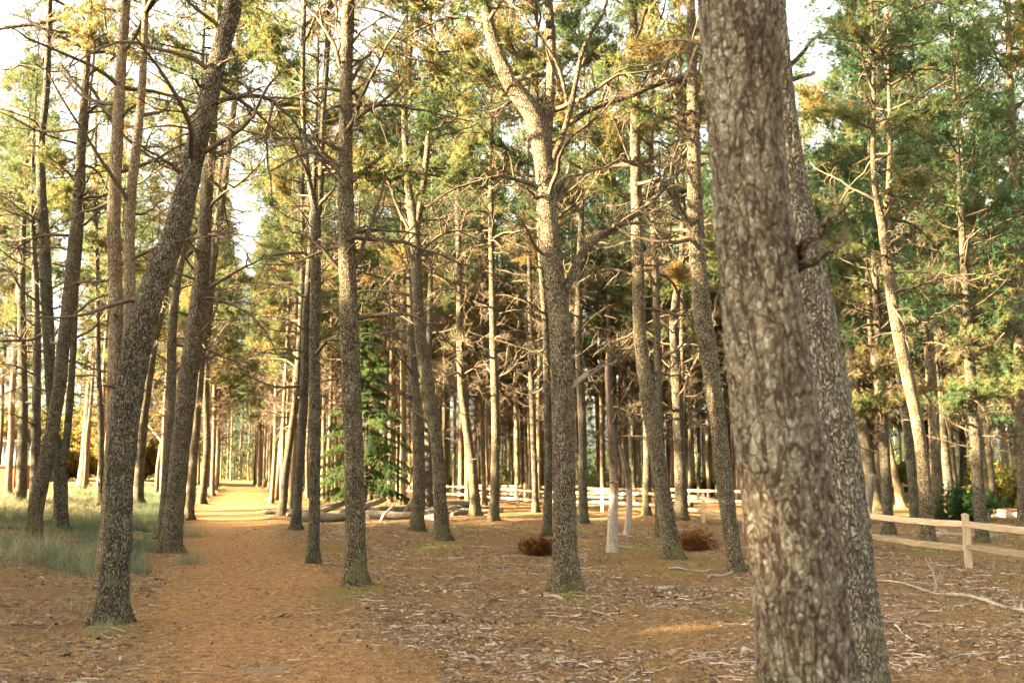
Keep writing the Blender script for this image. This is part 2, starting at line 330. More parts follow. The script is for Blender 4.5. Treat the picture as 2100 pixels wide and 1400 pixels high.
def ground_mat():
    m, n, L, B = mat('needle_floor')
    g = n.new('ShaderNodeNewGeometry'); P = g.outputs['Position']
    at_ = node(n, 'ShaderNodeAttribute', attribute_name='bark')          # x path, y moss, z bare dirt
    sx = n.new('ShaderNodeSeparateXYZ'); L.new(at_.outputs['Vector'], sx.inputs[0])
    n1 = node(n, 'ShaderNodeTexNoise', i_Scale=1.1, i_Detail=6.0, i_Roughness=0.7); L.new(P, n1.inputs['Vector'])
    n2 = node(n, 'ShaderNodeTexNoise', i_Scale=9.0, i_Detail=6.0, i_Roughness=0.75); L.new(P, n2.inputs['Vector'])
    n3 = node(n, 'ShaderNodeTexNoise', i_Scale=70.0, i_Detail=4.0, i_Roughness=0.8); L.new(P, n3.inputs['Vector'])
    strokes = []
    for k, ang in enumerate((0.4, 1.5, 2.6)):
        mp = node(n, 'ShaderNodeMapping'); mp.inputs['Rotation'].default_value = (0, 0, ang); mp.inputs['Scale'].default_value = (260, 24, 24); mp.inputs['Location'].default_value = (k * 3.3, 0, 0)
        L.new(P, mp.inputs[0]); t = node(n, 'ShaderNodeTexNoise', i_Scale=1.0, i_Detail=2.0); L.new(mp.outputs[0], t.inputs['Vector']); strokes.append(t.outputs[0])
    st = math_(n, L, 'MAXIMUM', math_(n, L, 'MAXIMUM', strokes[0], strokes[1]), strokes[2])
    n4 = node(n, 'ShaderNodeTexNoise', i_Scale=26.0, i_Detail=4.0, i_Roughness=0.8, i_Distortion=.6); L.new(P, n4.inputs['Vector'])
    f = math_(n, L, 'ADD', math_(n, L, 'ADD', math_(n, L, 'MULTIPLY', n2.outputs[0], 0.36), math_(n, L, 'MULTIPLY', n4.outputs[0], .34)), math_(n, L, 'MULTIPLY', n3.outputs[0], 0.34))
    base = ramp(n, L, f, [(0.455, (0.015, 0.010, 0.006)), (0.495, (0.095, 0.054, 0.022)), (0.53, (0.21, 0.120, 0.046)), (0.575, (0.40, 0.27, 0.135))])
    base = mix(n, L, ramp(n, L, n1.outputs[0], [(0.40, (0, 0, 0)), (0.60, (.85, .85, .85))]), base, mix(n, L, f, (0.05, 0.029, 0.014), (0.24, 0.145, 0.065)))
    base = mix(n, L, ramp(n, L, st, [(0.58, (0, 0, 0)), (0.72, (.6, .6, .6))]), base, (0.42, 0.24, 0.10))
    pth = ramp(n, L, f, [(0.45, (0.095, 0.045, 0.017)), (0.495, (0.235, 0.115, 0.040)), (0.53, (0.345, 0.178, 0.066)), (0.58, (0.48, 0.30, 0.15))])
    pf = math_(n, L, 'MULTIPLY', sx.outputs['X'], 1.0)
    col = mix(n, L, pf, base, pth)
    mossc = ramp(n, L, n3.outputs[0], [(0.35, (0.10, 0.075, 0.02)), (0.65, (0.26, 0.22, 0.055))])
    mf = ramp(n, L, math_(n, L, 'ADD', sx.outputs['Y'], math_(n, L, 'MULTIPLY', math_(n, L, 'SUBTRACT', n2.outputs[0], 0.5), 1.1)), [(0.35, (0, 0, 0)), (0.6, (.85, .85, .85))])
    col = mix(n, L, mf, col, mossc)
    df = ramp(n, L, math_(n, L, 'ADD', sx.outputs['Z'], math_(n, L, 'MULTIPLY', math_(n, L, 'SUBTRACT', n2.outputs[0], 0.5), 1.4)), [(0.62, (0, 0, 0)), (0.95, (.6, .6, .6))])
    col = mix(n, L, df, col, (0.27, 0.21, 0.15))
    L.new(col, B.inputs['Base Color']); B.inputs['Roughness'].default_value = 0.95; B.inputs['Specular IOR Level'].default_value = 0.1
    hh = math_(n, L, 'ADD', f, math_(n, L, 'MULTIPLY', st, 0.35))
    b = node(n, 'ShaderNodeBump', i_Strength=1.0, i_Distance=0.05); L.new(hh, b.inputs['Height']); L.new(b.outputs[0], B.inputs['Normal'])
    return m
M_GROUND = ground_mat()

# ------------------------------------------------------------------ the trees one can tell apart: trunk lines measured at (x, y, width) and set at the depth of their foot
# keys: b foot, t trunk line above the foot, s further stems, l limbs, n random dead branches, m bark, zc height of the crown
HEROES = [
 dict(label='dark leaning pine beside the path, the nearest on its left side', b=(222,1285,68), t=[(232,1230,64),(240,1150,62),(246,1000,61),(258,850,61),(280,700,66),(308,600,60),(352,500,54),(375,420,53),(398,320,51),(420,230,48),(440,150,45),(462,70,43),(482,0,42)],
   l=[[(447,207,12),(478,190,11),(520,187,10),(560,200,9),(595,240,8),(620,280,7),(655,325,6),(695,370,5)],[(425,150,8),(418,120,6),(416,105,4)],[(412,178,9),(400,165,7),(393,155,5)],[(460,150,7),(495,150,6),(525,160,4),(530,135,3)],[(318,790,9),(310,782,7),(325,777,3)],[(470,90,7),(490,125,6),(498,148,3)],[(372,360,8),(345,342,6),(325,325,5),(290,300,4)],[(420,310,8),(455,300,6),(460,320,4)]], n=10, m='D', g=1),
 dict(label='twin-stemmed pine with a sunlit left flank just behind the dark leaning pine', b=(214,1218,44), t=[(225,1050,36),(232,900,34),(238,700,32),(238,600,30),(234,500,30),(232,440,29),(236,370,28),(242,250,27),(247,150,24),(255,50,22),(259,0,21)],
   s=[[(240,860,24),(262,720,24),(267,600,24),(265,480,23),(270,380,23),(280,300,20),(290,200,18),(296,100,16),(299,0,15)]],
   l=[[(255,235,7),(275,220,6),(298,196,4)],[(246,245,8),(215,225,7),(170,190,6),(120,130,4)]], n=14, m='W'),
 dict(label='dark trunk with a slight kink right behind the leaning pine, left of the path', b=(283,1037,24), t=[(287,950,22),(293,875,21),(303,790,20),(316,700,19),(335,620,17),(350,520,15),(362,400,13)], n=16, m='D'),
 dict(label='stout pine with an S-bend on the grass at the left path edge', b=(347,1140,46), t=[(357,1050,45),(367,950,40),(378,850,42),(388,750,43),(397,700,42),(410,600,38),(418,500,32),(424,400,29),(431,330,26),(438,200,22),(447,60,18),(450,0,17)],
   l=[[(415,600,10),(445,580,7),(490,550,5),(540,528,3)],[(425,430,7),(450,400,6),(500,370,5),(545,325,3)],[(392,745,7),(420,738,5),(450,728,3)],[(400,560,7),(375,520,5),(350,500,3)]], n=20, m='N'),
 dict(label='thin trunk close behind the left side of the S-bend pine', b=(331,1112,26), t=[(342,990,22),(350,875,22),(351,775,22),(352,700,21),(360,600,18),(378,500,15),(394,430,13),(405,300,11)], n=14, m='N'),
 dict(label='dark trunk showing right behind the S-bend pine, leaning to the right', b=(386,1068,22), t=[(392,1000,21),(400,900,20),(408,800,20),(416,700,19),(435,550,18),(454,425,17),(470,300,16),(482,200,14),(492,50,11)], n=20, m='N'),
 dict(label='slim dark pine with a curved foot, last shaded one left of the path', b=(412,1034,20), t=[(420,975,16),(425,900,15),(422,800,15),(426,700,14),(436,560,13),(447,420,11),(455,300,9)], n=18, m='D'),
 dict(label='short forked sunlit sapling between the dark trunks left of the path', b=(322,1012,12), t=[(325,950,11),(333,905,10),(345,860,5),(352,800,4)], s=[[(333,905,8),(320,890,6),(305,872,4)]], n=4, m='W', H=4.5, nocrown=1),
 dict(label='dark straight trunk nearest the orange shed', b=(42,1030,26), t=[(45,960,22),(48,850,20),(47,760,19),(45,680,18),(44,600,17),(46,500,14),(52,380,12)], n=24, m='D', low=1),
 dict(label='dark trunk just right of the one nearest the orange shed', b=(70,1046,22), t=[(73,930,20),(74,850,20),(76,760,18),(76,700,17),(72,560,14),(66,450,11)], n=20, m='D'),
 dict(label='speckled pine leaning right out of the grass, left of the forked dark pine', b=(66,1112,38), t=[(75,1030,34),(87,990,33),(104,900,31),(120,800,29),(131,700,29),(143,600,30),(152,500,26),(160,400,23),(167,300,21),(173,200,19),(180,100,16),(186,0,14)],
   l=[[(188,0,10),(168,22,9),(110,40,9),(50,45,8),(-30,56,6)],[(176,160,8),(210,220,7),(250,280,6),(300,320,5),(360,350,3)],[(162,380,6),(130,340,5),(90,320,3)],[(178,120,7),(190,80,5),(230,60,4)]], n=18, m='N'),
 dict(label='dark forked pine in the grass with its two stems parting at breast height', b=(126,1092,32), t=[(125,1000,30),(122,945,28),(108,880,19),(103,800,20),(100,700,26),(95,600,26),(92,500,24),(85,400,23),(82,300,18),(95,200,16),(99,100,14),(102,0,12)],
   s=[[(127,950,20),(136,915,17),(146,800,15),(151,700,14),(155,600,13),(166,480,11),(172,380,9)]], n=18, m='D'),
 dict(label='sunlit rusty trunk rising from pale grass, well behind the forked pine', b=(170,997,26), t=[(174,940,20),(180,850,18),(188,750,15),(192,680,13),(187,600,12),(192,480,10)], n=16, m='W'),
 dict(label='thin dark trunk left of the leaning pine, standing in green grass', b=(207,1040,16), t=[(208,950,13),(207,850,13),(201,750,12),(200,600,12),(197,480,10),(195,350,8)], n=18, m='D'),
 # right of the path
 dict(label='straight slender pine at the right path edge that forks high into two thin stems', b=(641,1163,32), t=[(643,1100,25),(645,1050,24),(645,900,24),(645,700,24),(647,600,25),(648,500,23),(650,440,23),(640,400,14),(631,360,13),(624,290,12),(620,200,11),(622,100,11),(624,0,10)],
   s=[[(652,440,16),(658,375,14),(661,250,13),(670,125,13),(677,0,12)]], l=[[(650,700,6),(670,690,4),(700,660,3)],[(655,420,8),(672,400,7),(690,380,4)]], n=16, m='D', g=1),
 dict(label='tall straight pine right of the path in front of the young spruce', b=(727,1205,54), t=[(729,1150,47),(730,1100,45),(726,950,43),(721,800,41),(717,700,42),(715,600,42),(711,500,38),(709,400,36),(707,300,33),(710,200,30),(712,100,29),(715,0,29)],
   l=[[(726,366,11),(745,345,10),(765,328,9),(780,318,7)],[(730,545,9),(750,500,8),(765,440,7),(785,415,5),(790,350,4)],[(697,555,10),(670,530,8),(645,505,7),(615,490,6),(588,480,4)],[(703,155,9),(690,110,8),(668,60,7),(640,20,5)],[(724,160,8),(740,130,7),(755,110,6),(775,85,3)],[(722,190,7),(742,160,6),(765,145,4)],[(705,380,8),(670,340,6),(640,300,5)],[(722,90,6),(760,45,5),(790,40,3)]], n=20, m='N', g=1),
 dict(label='dark straight pine on the right path edge between the slender forked and slim crooked pines', b=(605,1090,25), t=[(612,1000,20),(617,925,20),(622,850,20),(625,750,20),(627,650,18),(634,560,16),(640,460,13)], n=18, m='D'),
 dict(label='slim crooked pine third along the right path edge', b=(578,1061,20), t=[(585,975,18),(595,900,17),(607,825,17),(612,750,16),(618,640,14),(622,520,12),(620,400,10)], n=18, m='D'),
 dict(label='pine with a whitely sunlit left side where the sunny stretch of path begins', b=(563,1026,26), t=[(575,950,19),(586,850,17),(592,770,17),(597,700,16),(602,600,14),(606,480,12)], l=[[(590,850,6),(596,810,6),(605,795,4),(608,780,3)]], n=18, m='W'),
 dict(label='mossy brown trunk with a thick broken limb pointing left', b=(853,1093,33), t=[(860,1000,29),(858,900,27),(856,830,26),(848,780,22),(843,700,20),(841,600,17),(838,500,14),(834,400,11)],
   l=[[(856,830,14),(840,815,12),(820,805,9),(790,787,5)],[(846,760,8),(830,740,6),(815,715,4)]], n=14, m='N'),
 dict(label='grey pine with moss at its foot that forks halfway up', b=(908,1110,32), t=[(902,1000,30),(895,900,29),(884,825,29),(872,750,29),(862,700,28),(856,600,26),(852,500,25),(847,440,24),(836,375,16),(832,300,15),(828,240,15),(837,150,14),(845,50,13),(848,0,12)],
   s=[[(853,470,18),(866,400,15),(875,325,14),(882,250,13),(885,175,12),(884,60,10)]], l=[[(845,480,7),(820,440,6),(795,380,5),(790,330,3)],[(862,520,7),(890,485,6),(930,470,5),(1000,478,3)]], n=22, m='N'),
 dict(label='dark narrow trunk half hidden between the mossy and the grey forked pine', b=(880,1045,20), t=[(879,960,17),(878,850,16),(880,700,14),(884,560,12)], n=12, m='D'),
 dict(label='grey pine with a bent foot beside the right-hand fallen logs', b=(977,1062,26), t=[(972,1000,23),(965,930,21),(957,875,20),(947,800,19),(944,700,18),(942,600,15),(940,450,13),(937,350,12),(935,200,10)], n=26, m='N'),
 dict(label='very thin grey trunk behind the bent-footed pine', b=(994,1036,12), t=[(990,925,11),(985,800,10),(988,650,10),(985,500,8)], n=16, m='N'),
 dict(label='straight grey pine with many thin dead twigs, foot in yellow moss', b=(1012,1070,26), t=[(1015,1000,21),(1017,900,20),(1015,800,19),(1012,700,18),(1010,600,15),(1008,500,14),(1007,400,13),(1007,300,12),(1006,180,10)], n=30, m='N'),
 dict(label='thin crooked pine right in front of the pale fence post', b=(1099,1052,17), t=[(1097,980,14),(1094,900,14),(1090,790,13),(1089,700,12),(1087,600,11),(1084,450,9)], n=22, m='D'),
 dict(label='big central pine that forks into heavy sunlit limbs', b=(1161,1217,66), t=[(1158,1150,58),(1158,1000,54),(1157,850,52),(1152,750,51),(1147,650,49),(1142,600,48),(1132,525,48),(1122,450,46),(1119,375,43),(1115,330,44),(1110,285,50),(1098,232,50),(1078,205,44),(1055,190,40),(1032,145,36),(1012,90,31),(998,40,26),(995,0,24)],
   s=[[(1118,320,30),(1122,260,26),(1128,190,24),(1132,125,22),(1130,50,21),(1123,0,20)],[(1122,350,20),(1148,300,15),(1166,240,13),(1180,180,12),(1188,130,11),(1196,85,10),(1235,40,8),(1250,0,6)]],
   l=[[(1156,602,20),(1172,560,18),(1187,527,17),(1215,493,16),(1262,460,15),(1318,437,13),(1345,400,11),(1370,372,9),(1402,345,6)],[(1157,258,12),(1175,245,12),(1200,225,12),(1250,205,12),(1310,190,12),(1360,165,11),(1432,152,7)],[(1132,430,10),(1152,385,9),(1165,350,8),(1176,322,5)],[(1158,800,13),(1180,775,12),(1200,760,12),(1230,748,9),(1262,735,3)],[(1105,330,9),(1085,300,7),(1070,280,5)],[(1110,420,8),(1090,400,6),(1075,390,4)],[(1140,470,8),(1150,455,7),(1178,440,4)],[(1125,530,7),(1105,515,5),(1080,500,3)],[(1168,235,8),(1155,160,7),(1140,110,6),(1110,80,5),(1080,30,4)],[(1137,610,6),(1120,590,5),(1110,575,3)],[(1265,460,8),(1300,452,7),(1325,458,4)],[(1186,150,6),(1215,90,5),(1250,80,4)]], n=18, m='N', g=1, pl=[3]),
 dict(label='dark slim trunk close behind the right side of the big central pine', b=(1197,1078,24), t=[(1195,1000,20),(1194,850,20),(1188,750,19),(1186,640,17),(1190,500,14),(1196,380,11)], n=16, m='D'),
 dict(label='thin dark trunk close behind the left side of the big central pine', b=(1122,1102,22), t=[(1125,950,18),(1122,800,17),(1120,680,15),(1110,560,12)], n=12, m='D'),
 dict(label='straight dark trunk behind the fence between the bleached snag and the leaning pine', b=(1326,1060,20), t=[(1327,950,18),(1325,840,16),(1318,720,14),(1312,600,12)], n=14, m='D'),
 dict(label='tall pine leaning left over the moss, left of the second rusty bush', b=(1381,1150,48), t=[(1376,1100,41),(1370,1075,39),(1357,1000,37),(1346,925,35),(1335,850,34),(1323,775,33),(1312,700,31),(1310,600,28),(1307,500,28),(1305,400,26),(1302,300,24),(1305,200,21),(1302,100,20),(1296,0,19)],
   l=[[(1300,350,7),(1280,300,5),(1255,240,3)],[(1312,100,6),(1340,85,5),(1365,75,3)],[(1310,120,6),(1345,105,5),(1400,105,4)],[(1330,790,6),(1365,770,5),(1385,745,3)]], n=16, m='N', g=1),
 dict(label='thin trunk touching the back of the tall left-leaning pine', b=(1352,1108,20), t=[(1349,1000,17),(1352,850,17),(1347,700,17),(1344,550,17),(1338,430,16),(1335,350,14),(1336,200,12),(1338,60,10)], n=22, m='N'),
 dict(label='stout grey pine right of the leaning pair, standing at the fence rails', b=(1398,1070,32), t=[(1396,1000,28),(1394,930,27),(1390,825,26),(1385,725,22),(1380,660,18),(1388,600,16),(1398,540,15),(1401,450,14),(1398,350,13),(1395,200,11)],
   l=[[(1392,790,8),(1415,770,6),(1440,720,4)],[(1394,880,7),(1420,873,5),(1450,805,3)],[(1392,850,7),(1370,830,5),(1350,830,3)]], n=22, m='D'),
 dict(label='tall warm-topped pine left of the close foreground trunk', b=(1511,1177,36), t=[(1505,1120,34),(1496,1075,36),(1482,950,38),(1467,825,40),(1453,725,41),(1441,650,40),(1432,550,39),(1426,450,37),(1424,350,34),(1421,250,29),(1420,150,25),(1417,25,22),(1416,0,21)],
   l=[[(1412,270,7),(1400,225,6),(1385,195,4)],[(1432,265,7),(1440,225,6),(1442,200,3)],[(1415,345,8),(1450,335,7)],[(1450,800,6),(1480,785,4)]], n=14, m='N', g=1),
 dict(label='huge rough-barked trunk filling the right foreground', d=3.75, t=[(1668,1500,215),(1654,1400,208),(1640,1200,196),(1611,1000,193),(1588,850,186),(1567,700,172),(1555,600,170),(1548,500,166),(1535,350,166),(1525,200,167),(1518,80,172),(1512,0,176)],
   l=[[(1640,520,26),(1665,492,20),(1690,470,12),(1720,425,6)],[(1640,545,26),(1665,530,19),(1695,512,14),(1722,485,6)],[(1588,100,38),(1596,40,34),(1600,0,30)],[(1495,120,22),(1470,85,16),(1440,70,8)]], n=0, m='B', big=1, g=1),
 dict(label='second large trunk right behind the huge foreground trunk, curving left as it rises', d=5.9, t=[(1774,1500,134),(1757,1400,130),(1742,1250,126),(1724,1100,124),(1706,950,120),(1688,800,116),(1670,700,112),(1652,600,106),(1636,500,100),(1616,400,94),(1600,300,90),(1582,150,84),(1572,0,80)],
   l=[[(1625,130,14),(1650,100,11),(1685,60,6)],[(1625,150,14),(1650,130,10),(1690,128,5)]], n=0, m='G', big=1, g=1),
 # right-hand side
 dict(label='grey pine behind the near fence rails whose sunlit top splits in two', b=(1903,1122,36), t=[(1900,1050,30),(1893,950,28),(1879,850,28),(1861,775,28),(1846,700,28),(1831,625,26),(1822,550,24),(1812,475,22),(1803,430,17),(1794,390,14),(1790,320,12),(1792,220,10)],
   s=[[(1812,480,14),(1820,430,13),(1822,380,12),(1826,300,10)]], l=[[(1825,560,6),(1870,555,5),(1900,560,3)]], n=24, m='N', low=1),
 dict(label='brown trunk touching the left of the split-topped grey pine', b=(1878,1078,26), t=[(1871,975,22),(1861,875,22),(1848,780,20),(1838,700,17),(1830,560,12)], n=12, m='D'),
 dict(label='upright grey trunk right of the split-topped pine, beside the dark bush', b=(1922,1064,28), t=[(1918,925,25),(1911,800,24),(1905,700,23),(1896,600,19),(1887,500,16),(1880,400,14),(1876,250,11)], n=26, m='N', low=1),
 dict(label='warm broken-topped trunk with pale spiky branches, above the dark bush', b=(1976,1000,20), t=[(1970,925,18),(1963,825,17),(1956,750,16),(1950,680,14),(1946,640,8)],
   l=[[(1966,910,6),(1940,885,5),(1925,870,3)],[(1968,915,6),(1990,890,5),(2010,860,4),(2038,800,3)],[(1960,850,6),(1985,825,4)],[(1955,735,5),(1935,710,3)]], n=14, m='W', nocrown=1, H=0),
 dict(label='thin dark trunk right of the dark bush', b=(2018,1074,14), t=[(2012,1000,12),(2004,900,11),(1995,750,10),(1988,600,9),(1980,450,7)], n=16, m='N'),
 dict(label='bright sunlit thin trunk at the right, left of the edge pines', b=(2068,1006,20), t=[(2057,900,17),(2043,800,16),(2032,700,15),(2030,600,14),(2036,480,12),(2036,380,11),(2034,300,9)], n=20, m='W'),
 dict(label='lichen-grey pine at the right edge of the view with sunlit upper branches', b=(2101,1100,30), t=[(2097,950,25),(2092,800,24),(2089,650,23),(2085,500,21),(2081,400,20),(2077,300,18),(2072,200,16),(2069,100,14),(2066,0,12)],
   l=[[(2076,230,6),(2095,215,5),(2120,190,3)],[(2072,220,6),(2055,200,5),(2035,190,3)]], n=22, m='N', low=1),
 dict(label='dark slim trunk just left of the edge pine', b=(2093,1010,18), t=[(2081,860,16),(2073,740,15),(2066,600,13),(2060,480,11)], n=16, m='D'),
 dict(label='thick shaded trunk beside the leaning grey stump', b=(1801,1050,34), t=[(1781,950,27),(1768,875,24),(1755,800,22),(1742,725,20),(1730,640,17),(1722,540,14)], l=[[(1785,930,7),(1800,910,5),(1810,880,3)],[(1765,850,7),(1750,815,5),(1745,790,3)]], n=18, m='D', low=1),
 dict(label='slender sunlit trunk leaning left between the stump and the split-topped pine', b=(1850,1042,22), t=[(1831,950,14),(1811,850,13),(1796,775,12),(1785,690,11),(1778,580,9)], n=14, m='W'),
]

for h in HEROES:
    if 'b' in h: g = ground_at(*h['b'][:2]); h['g0'] = g
MOUNDS += [(h['g0'][0], h['g0'][1], .05 + .05 * ((i * 7) % 5) / 5) for i, h in enumerate(HEROES) if 'g0' in h]

# ------------------------------------------------------------------ ground and path (one height field cut in two along the path)
MOSS = [ground_at(*p)[:2].tolist() + [r] for p, r in (((720, 1212), .9), ((900, 1118), 1.1), ((960, 1085), 1.5), ((860, 1130), .9), ((1190, 1085), .7), ((1300, 1120), .9),
        ((1180, 1225), .6), ((1700, 1300), .5), ((1400, 1170), .6), ((1900, 1135), .9), ((230, 1290), .5), ((1560, 1250), .7), ((1340, 1100), .8), ((2040, 1165), .8))]
def graded(a, b, fine, lo, hi, g=1.12):
    c = list(np.arange(a, b + 1e-6, fine)); s = fine
    while c[-1] < hi: s *= g; c.append(c[-1] + s)
    s = fine
    while c[0] > lo: s *= g; c.insert(0, c[0] - s)
    return np.array(c)
gx = graded(-18, 16, 0.16, -420, 420); gy = graded(1.5, 34, 0.16, -90, 600)
X, Y = np.meshgrid(gx, gy, indexing='xy')
Z = height(X, Y)
lat = lateral(X, Y) + 0.45 * (vnoise(X * 1.3, Y * 1.3, 5) - .5) + 0.8 * (vnoise(X * .4, Y * .4, 8) - .5)
hw = 1.15
pmask = 1 - sstep(hw * 0.45, hw * 1.35, np.abs(lat))
mossm = np.zeros_like(X)
for mx, my, mr in MOSS: mossm = np.maximum(mossm, 1 - sstep(0.1, 1.0, np.hypot(X - mx, (Y - my) * .8) / mr))
d0 = ground_at(540, 1372); dirt = 1 - sstep(0.1, 0.55, np.hypot(X - d0[0], (Y - d0[1])))
mossm = np.maximum(mossm * .95, .42 * sstep(.58, .8, vnoise(X * .55, Y * .55, 40)) * (1 - pmask))
msk = np.stack([pmask, mossm, dirt], -1).reshape(-1, 3)
ny, nx = X.shape
i, j = np.meshgrid(np.arange(ny - 1), np.arange(nx - 1), indexing='ij')
Q = np.stack([i * nx + j, i * nx + j + 1, (i + 1) * nx + j + 1, (i + 1) * nx + j], -1).reshape(-1, 4)
V = np.stack([X, Y, Z], -1).reshape(-1, 3)
cx_ = V[Q].mean(1); onp = (np.abs(lateral(cx_[:, 0], cx_[:, 1])) < hw * 1.05) & (cx_[:, 1] > -30) & (cx_[:, 1] < 140)
for nm, sel in (('ground', ~onp), ('path', onp)):
    q = Q[sel]; u, inv = np.unique(q, return_inverse=True)
    mb = MB(); mb.add(V[u], inv.reshape(-1, 4), bark=msk[u]); o = mb.build(nm, M_GROUND); o['kind'] = 'structure'

# ------------------------------------------------------------------ branch pool (along +X, up +Z)
def walk(start, d, L, n, jit, bend=(0, 0, 0)):
    P = [np.array(start, float)]; d = nrm(np.asarray(d, float)); st = L / n
    for k in range(n):
        d = nrm(d + rng.normal(0, jit, 3) + np.asarray(bend) / n); P.append(P[-1] + d * st)
    return np.array(P)
def dead_branch(L=1.5, r=0.03, twigs=8, dense=False, rise=0.2, droop=-0.4, k=5):
    mb = MB(); tn = rng.uniform(-.1, .2)
    P = walk((-0.03, 0, 0), (1, 0, rise), L, 8, 0.17, (0, 0, droop)); rad = r * (1 - 0.8 * np.linspace(0, 1, 9) ** 0.8) + 0.002
    tube(mb, P, rad, k, tint=tn)
    for q in range(twigs):
        t = rng.uniform(0.22, 1.0); i = min(int(t * 8), 7); p = P[i] + (P[i + 1] - P[i]) * (t * 8 - i)
        T = nrm(P[i + 1] - P[i]); sd = rng.normal(0, 1, 3); sd[2] = sd[2] * .6; sd = nrm(sd - T * (sd @ T))
        l2 = L * rng.uniform(0.15, 0.42) * (1.15 - 0.6 * t)
        Q_ = walk(p, T * 0.7 + sd, l2, 4, 0.28, (0, 0, rng.uniform(-.9, .3)))
        tube(mb, Q_, np.linspace(max(0.006, rad[i] * .5), 0.003, 5), 3, tint=tn + rng.uniform(0, .35), cap=False)
        for s in range(4 if dense else 2):
            kk = rng.integers(1, 4); Q2 = walk(Q_[kk], nrm(Q_[kk + 1] - Q_[kk]) + rng.normal(0, .8, 3), l2 * rng.uniform(.3, .6), 3, 0.35, (0, 0, rng.uniform(-1.0, 0)))
            tube(mb, Q2, np.linspace(0.0035, 0.002, 4), 3, tint=tn + rng.uniform(.1, .5), cap=False)
    return mb
POOL_SHORT = [dead_branch(rng.uniform(.25, .8), .024, 3, rise=rng.uniform(-.2, .5)) for _ in range(8)]
POOL_LONG = [dead_branch(rng.uniform(1.0, 2.1), .034, 9, rise=rng.uniform(0, .6), droop=rng.uniform(-.45, .4)) for _ in range(12)]
POOL_DENSE = [dead_branch(rng.uniform(1.3, 2.2), .034, 17, True, rise=rng.uniform(0, .4), droop=rng.uniform(-.55, .2)) for _ in range(12)]

def pool_mesh(kind, i):
    if (kind, i) not in MESH_POOL:
        MESH_POOL[kind, i] = {'s': POOL_SHORT, 'l': POOL_LONG, 'd': POOL_DENSE, 'v': POOL_LIVE}[kind][i].mesh('branch', [M_TWIG, M_NEEDLE])
    return MESH_POOL[kind, i]

MESH_POOL = {}
def needles(mb, P, A, m=14, ln=(.08, .14), wd=.011, tint=None, spread=.85, mat=0, back=.12):
    N = len(P); A = nrm(A)
    D = nrm(A[:, None] * 0.75 + rng.normal(0, spread * .6, (N, m, 3)))
    base = P[:, None] - A[:, None] * rng.uniform(0, back, (N, m, 1))
    l = rng.uniform(*ln, (N, m, 1)); sd = nrm(np.cross(D, rng.normal(0, 1, (N, m, 3)))) * wd * .5
    V = np.stack([base - sd, base + sd, base + D * l], 2).reshape(-1, 3)
    tn = np.repeat(np.clip((tint if tint is not None else rng.uniform(0, 1, N))[:, None] + rng.normal(0, .06, (N, m)), 0, 1).ravel(), 3)
    mb.add(V, t=np.arange(N * m * 3).reshape(-1, 3), tint=tn, mat=mat)

def live_branch():
    mb = MB(); L = rng.uniform(1.5, 2.6); Q_ = walk((-.03, 0, 0), (1, 0, rng.uniform(0, .4)), L, 8, .13, (0, 0, rng.uniform(-.4, .4))); tube(mb, Q_, np.linspace(.030, .006, 9), 5, cap=False)
    P = []; A = []; T = []; tn = rng.uniform(.15, .85)
    for s in range(15):
        i = rng.integers(2, 8); W_ = walk(Q_[i], nrm(Q_[i + 1] - Q_[i]) * .8 + rng.normal(0, .7, 3) * (1, 1, .6), L * rng.uniform(.15, .4), 4, .22, (0, 0, .25)); tube(mb, W_, np.linspace(.009, .003, 5), 3, cap=False)
        for e in range(16): q = rng.integers(1, 5); P.append(W_[q] + rng.normal(0, .07, 3)); A.append(nrm(nrm(W_[q] - W_[q - 1]) + rng.normal(0, .4, 3) + (0, 0, .3))); T.append(tn + rng.normal(0, .12))
    needles(mb, np.array(P), np.array(A), 15, (.08, .15), .016, np.clip(T, 0, 1), mat=1); return mb
POOL_LIVE = [live_branch() for _ in range(10)]
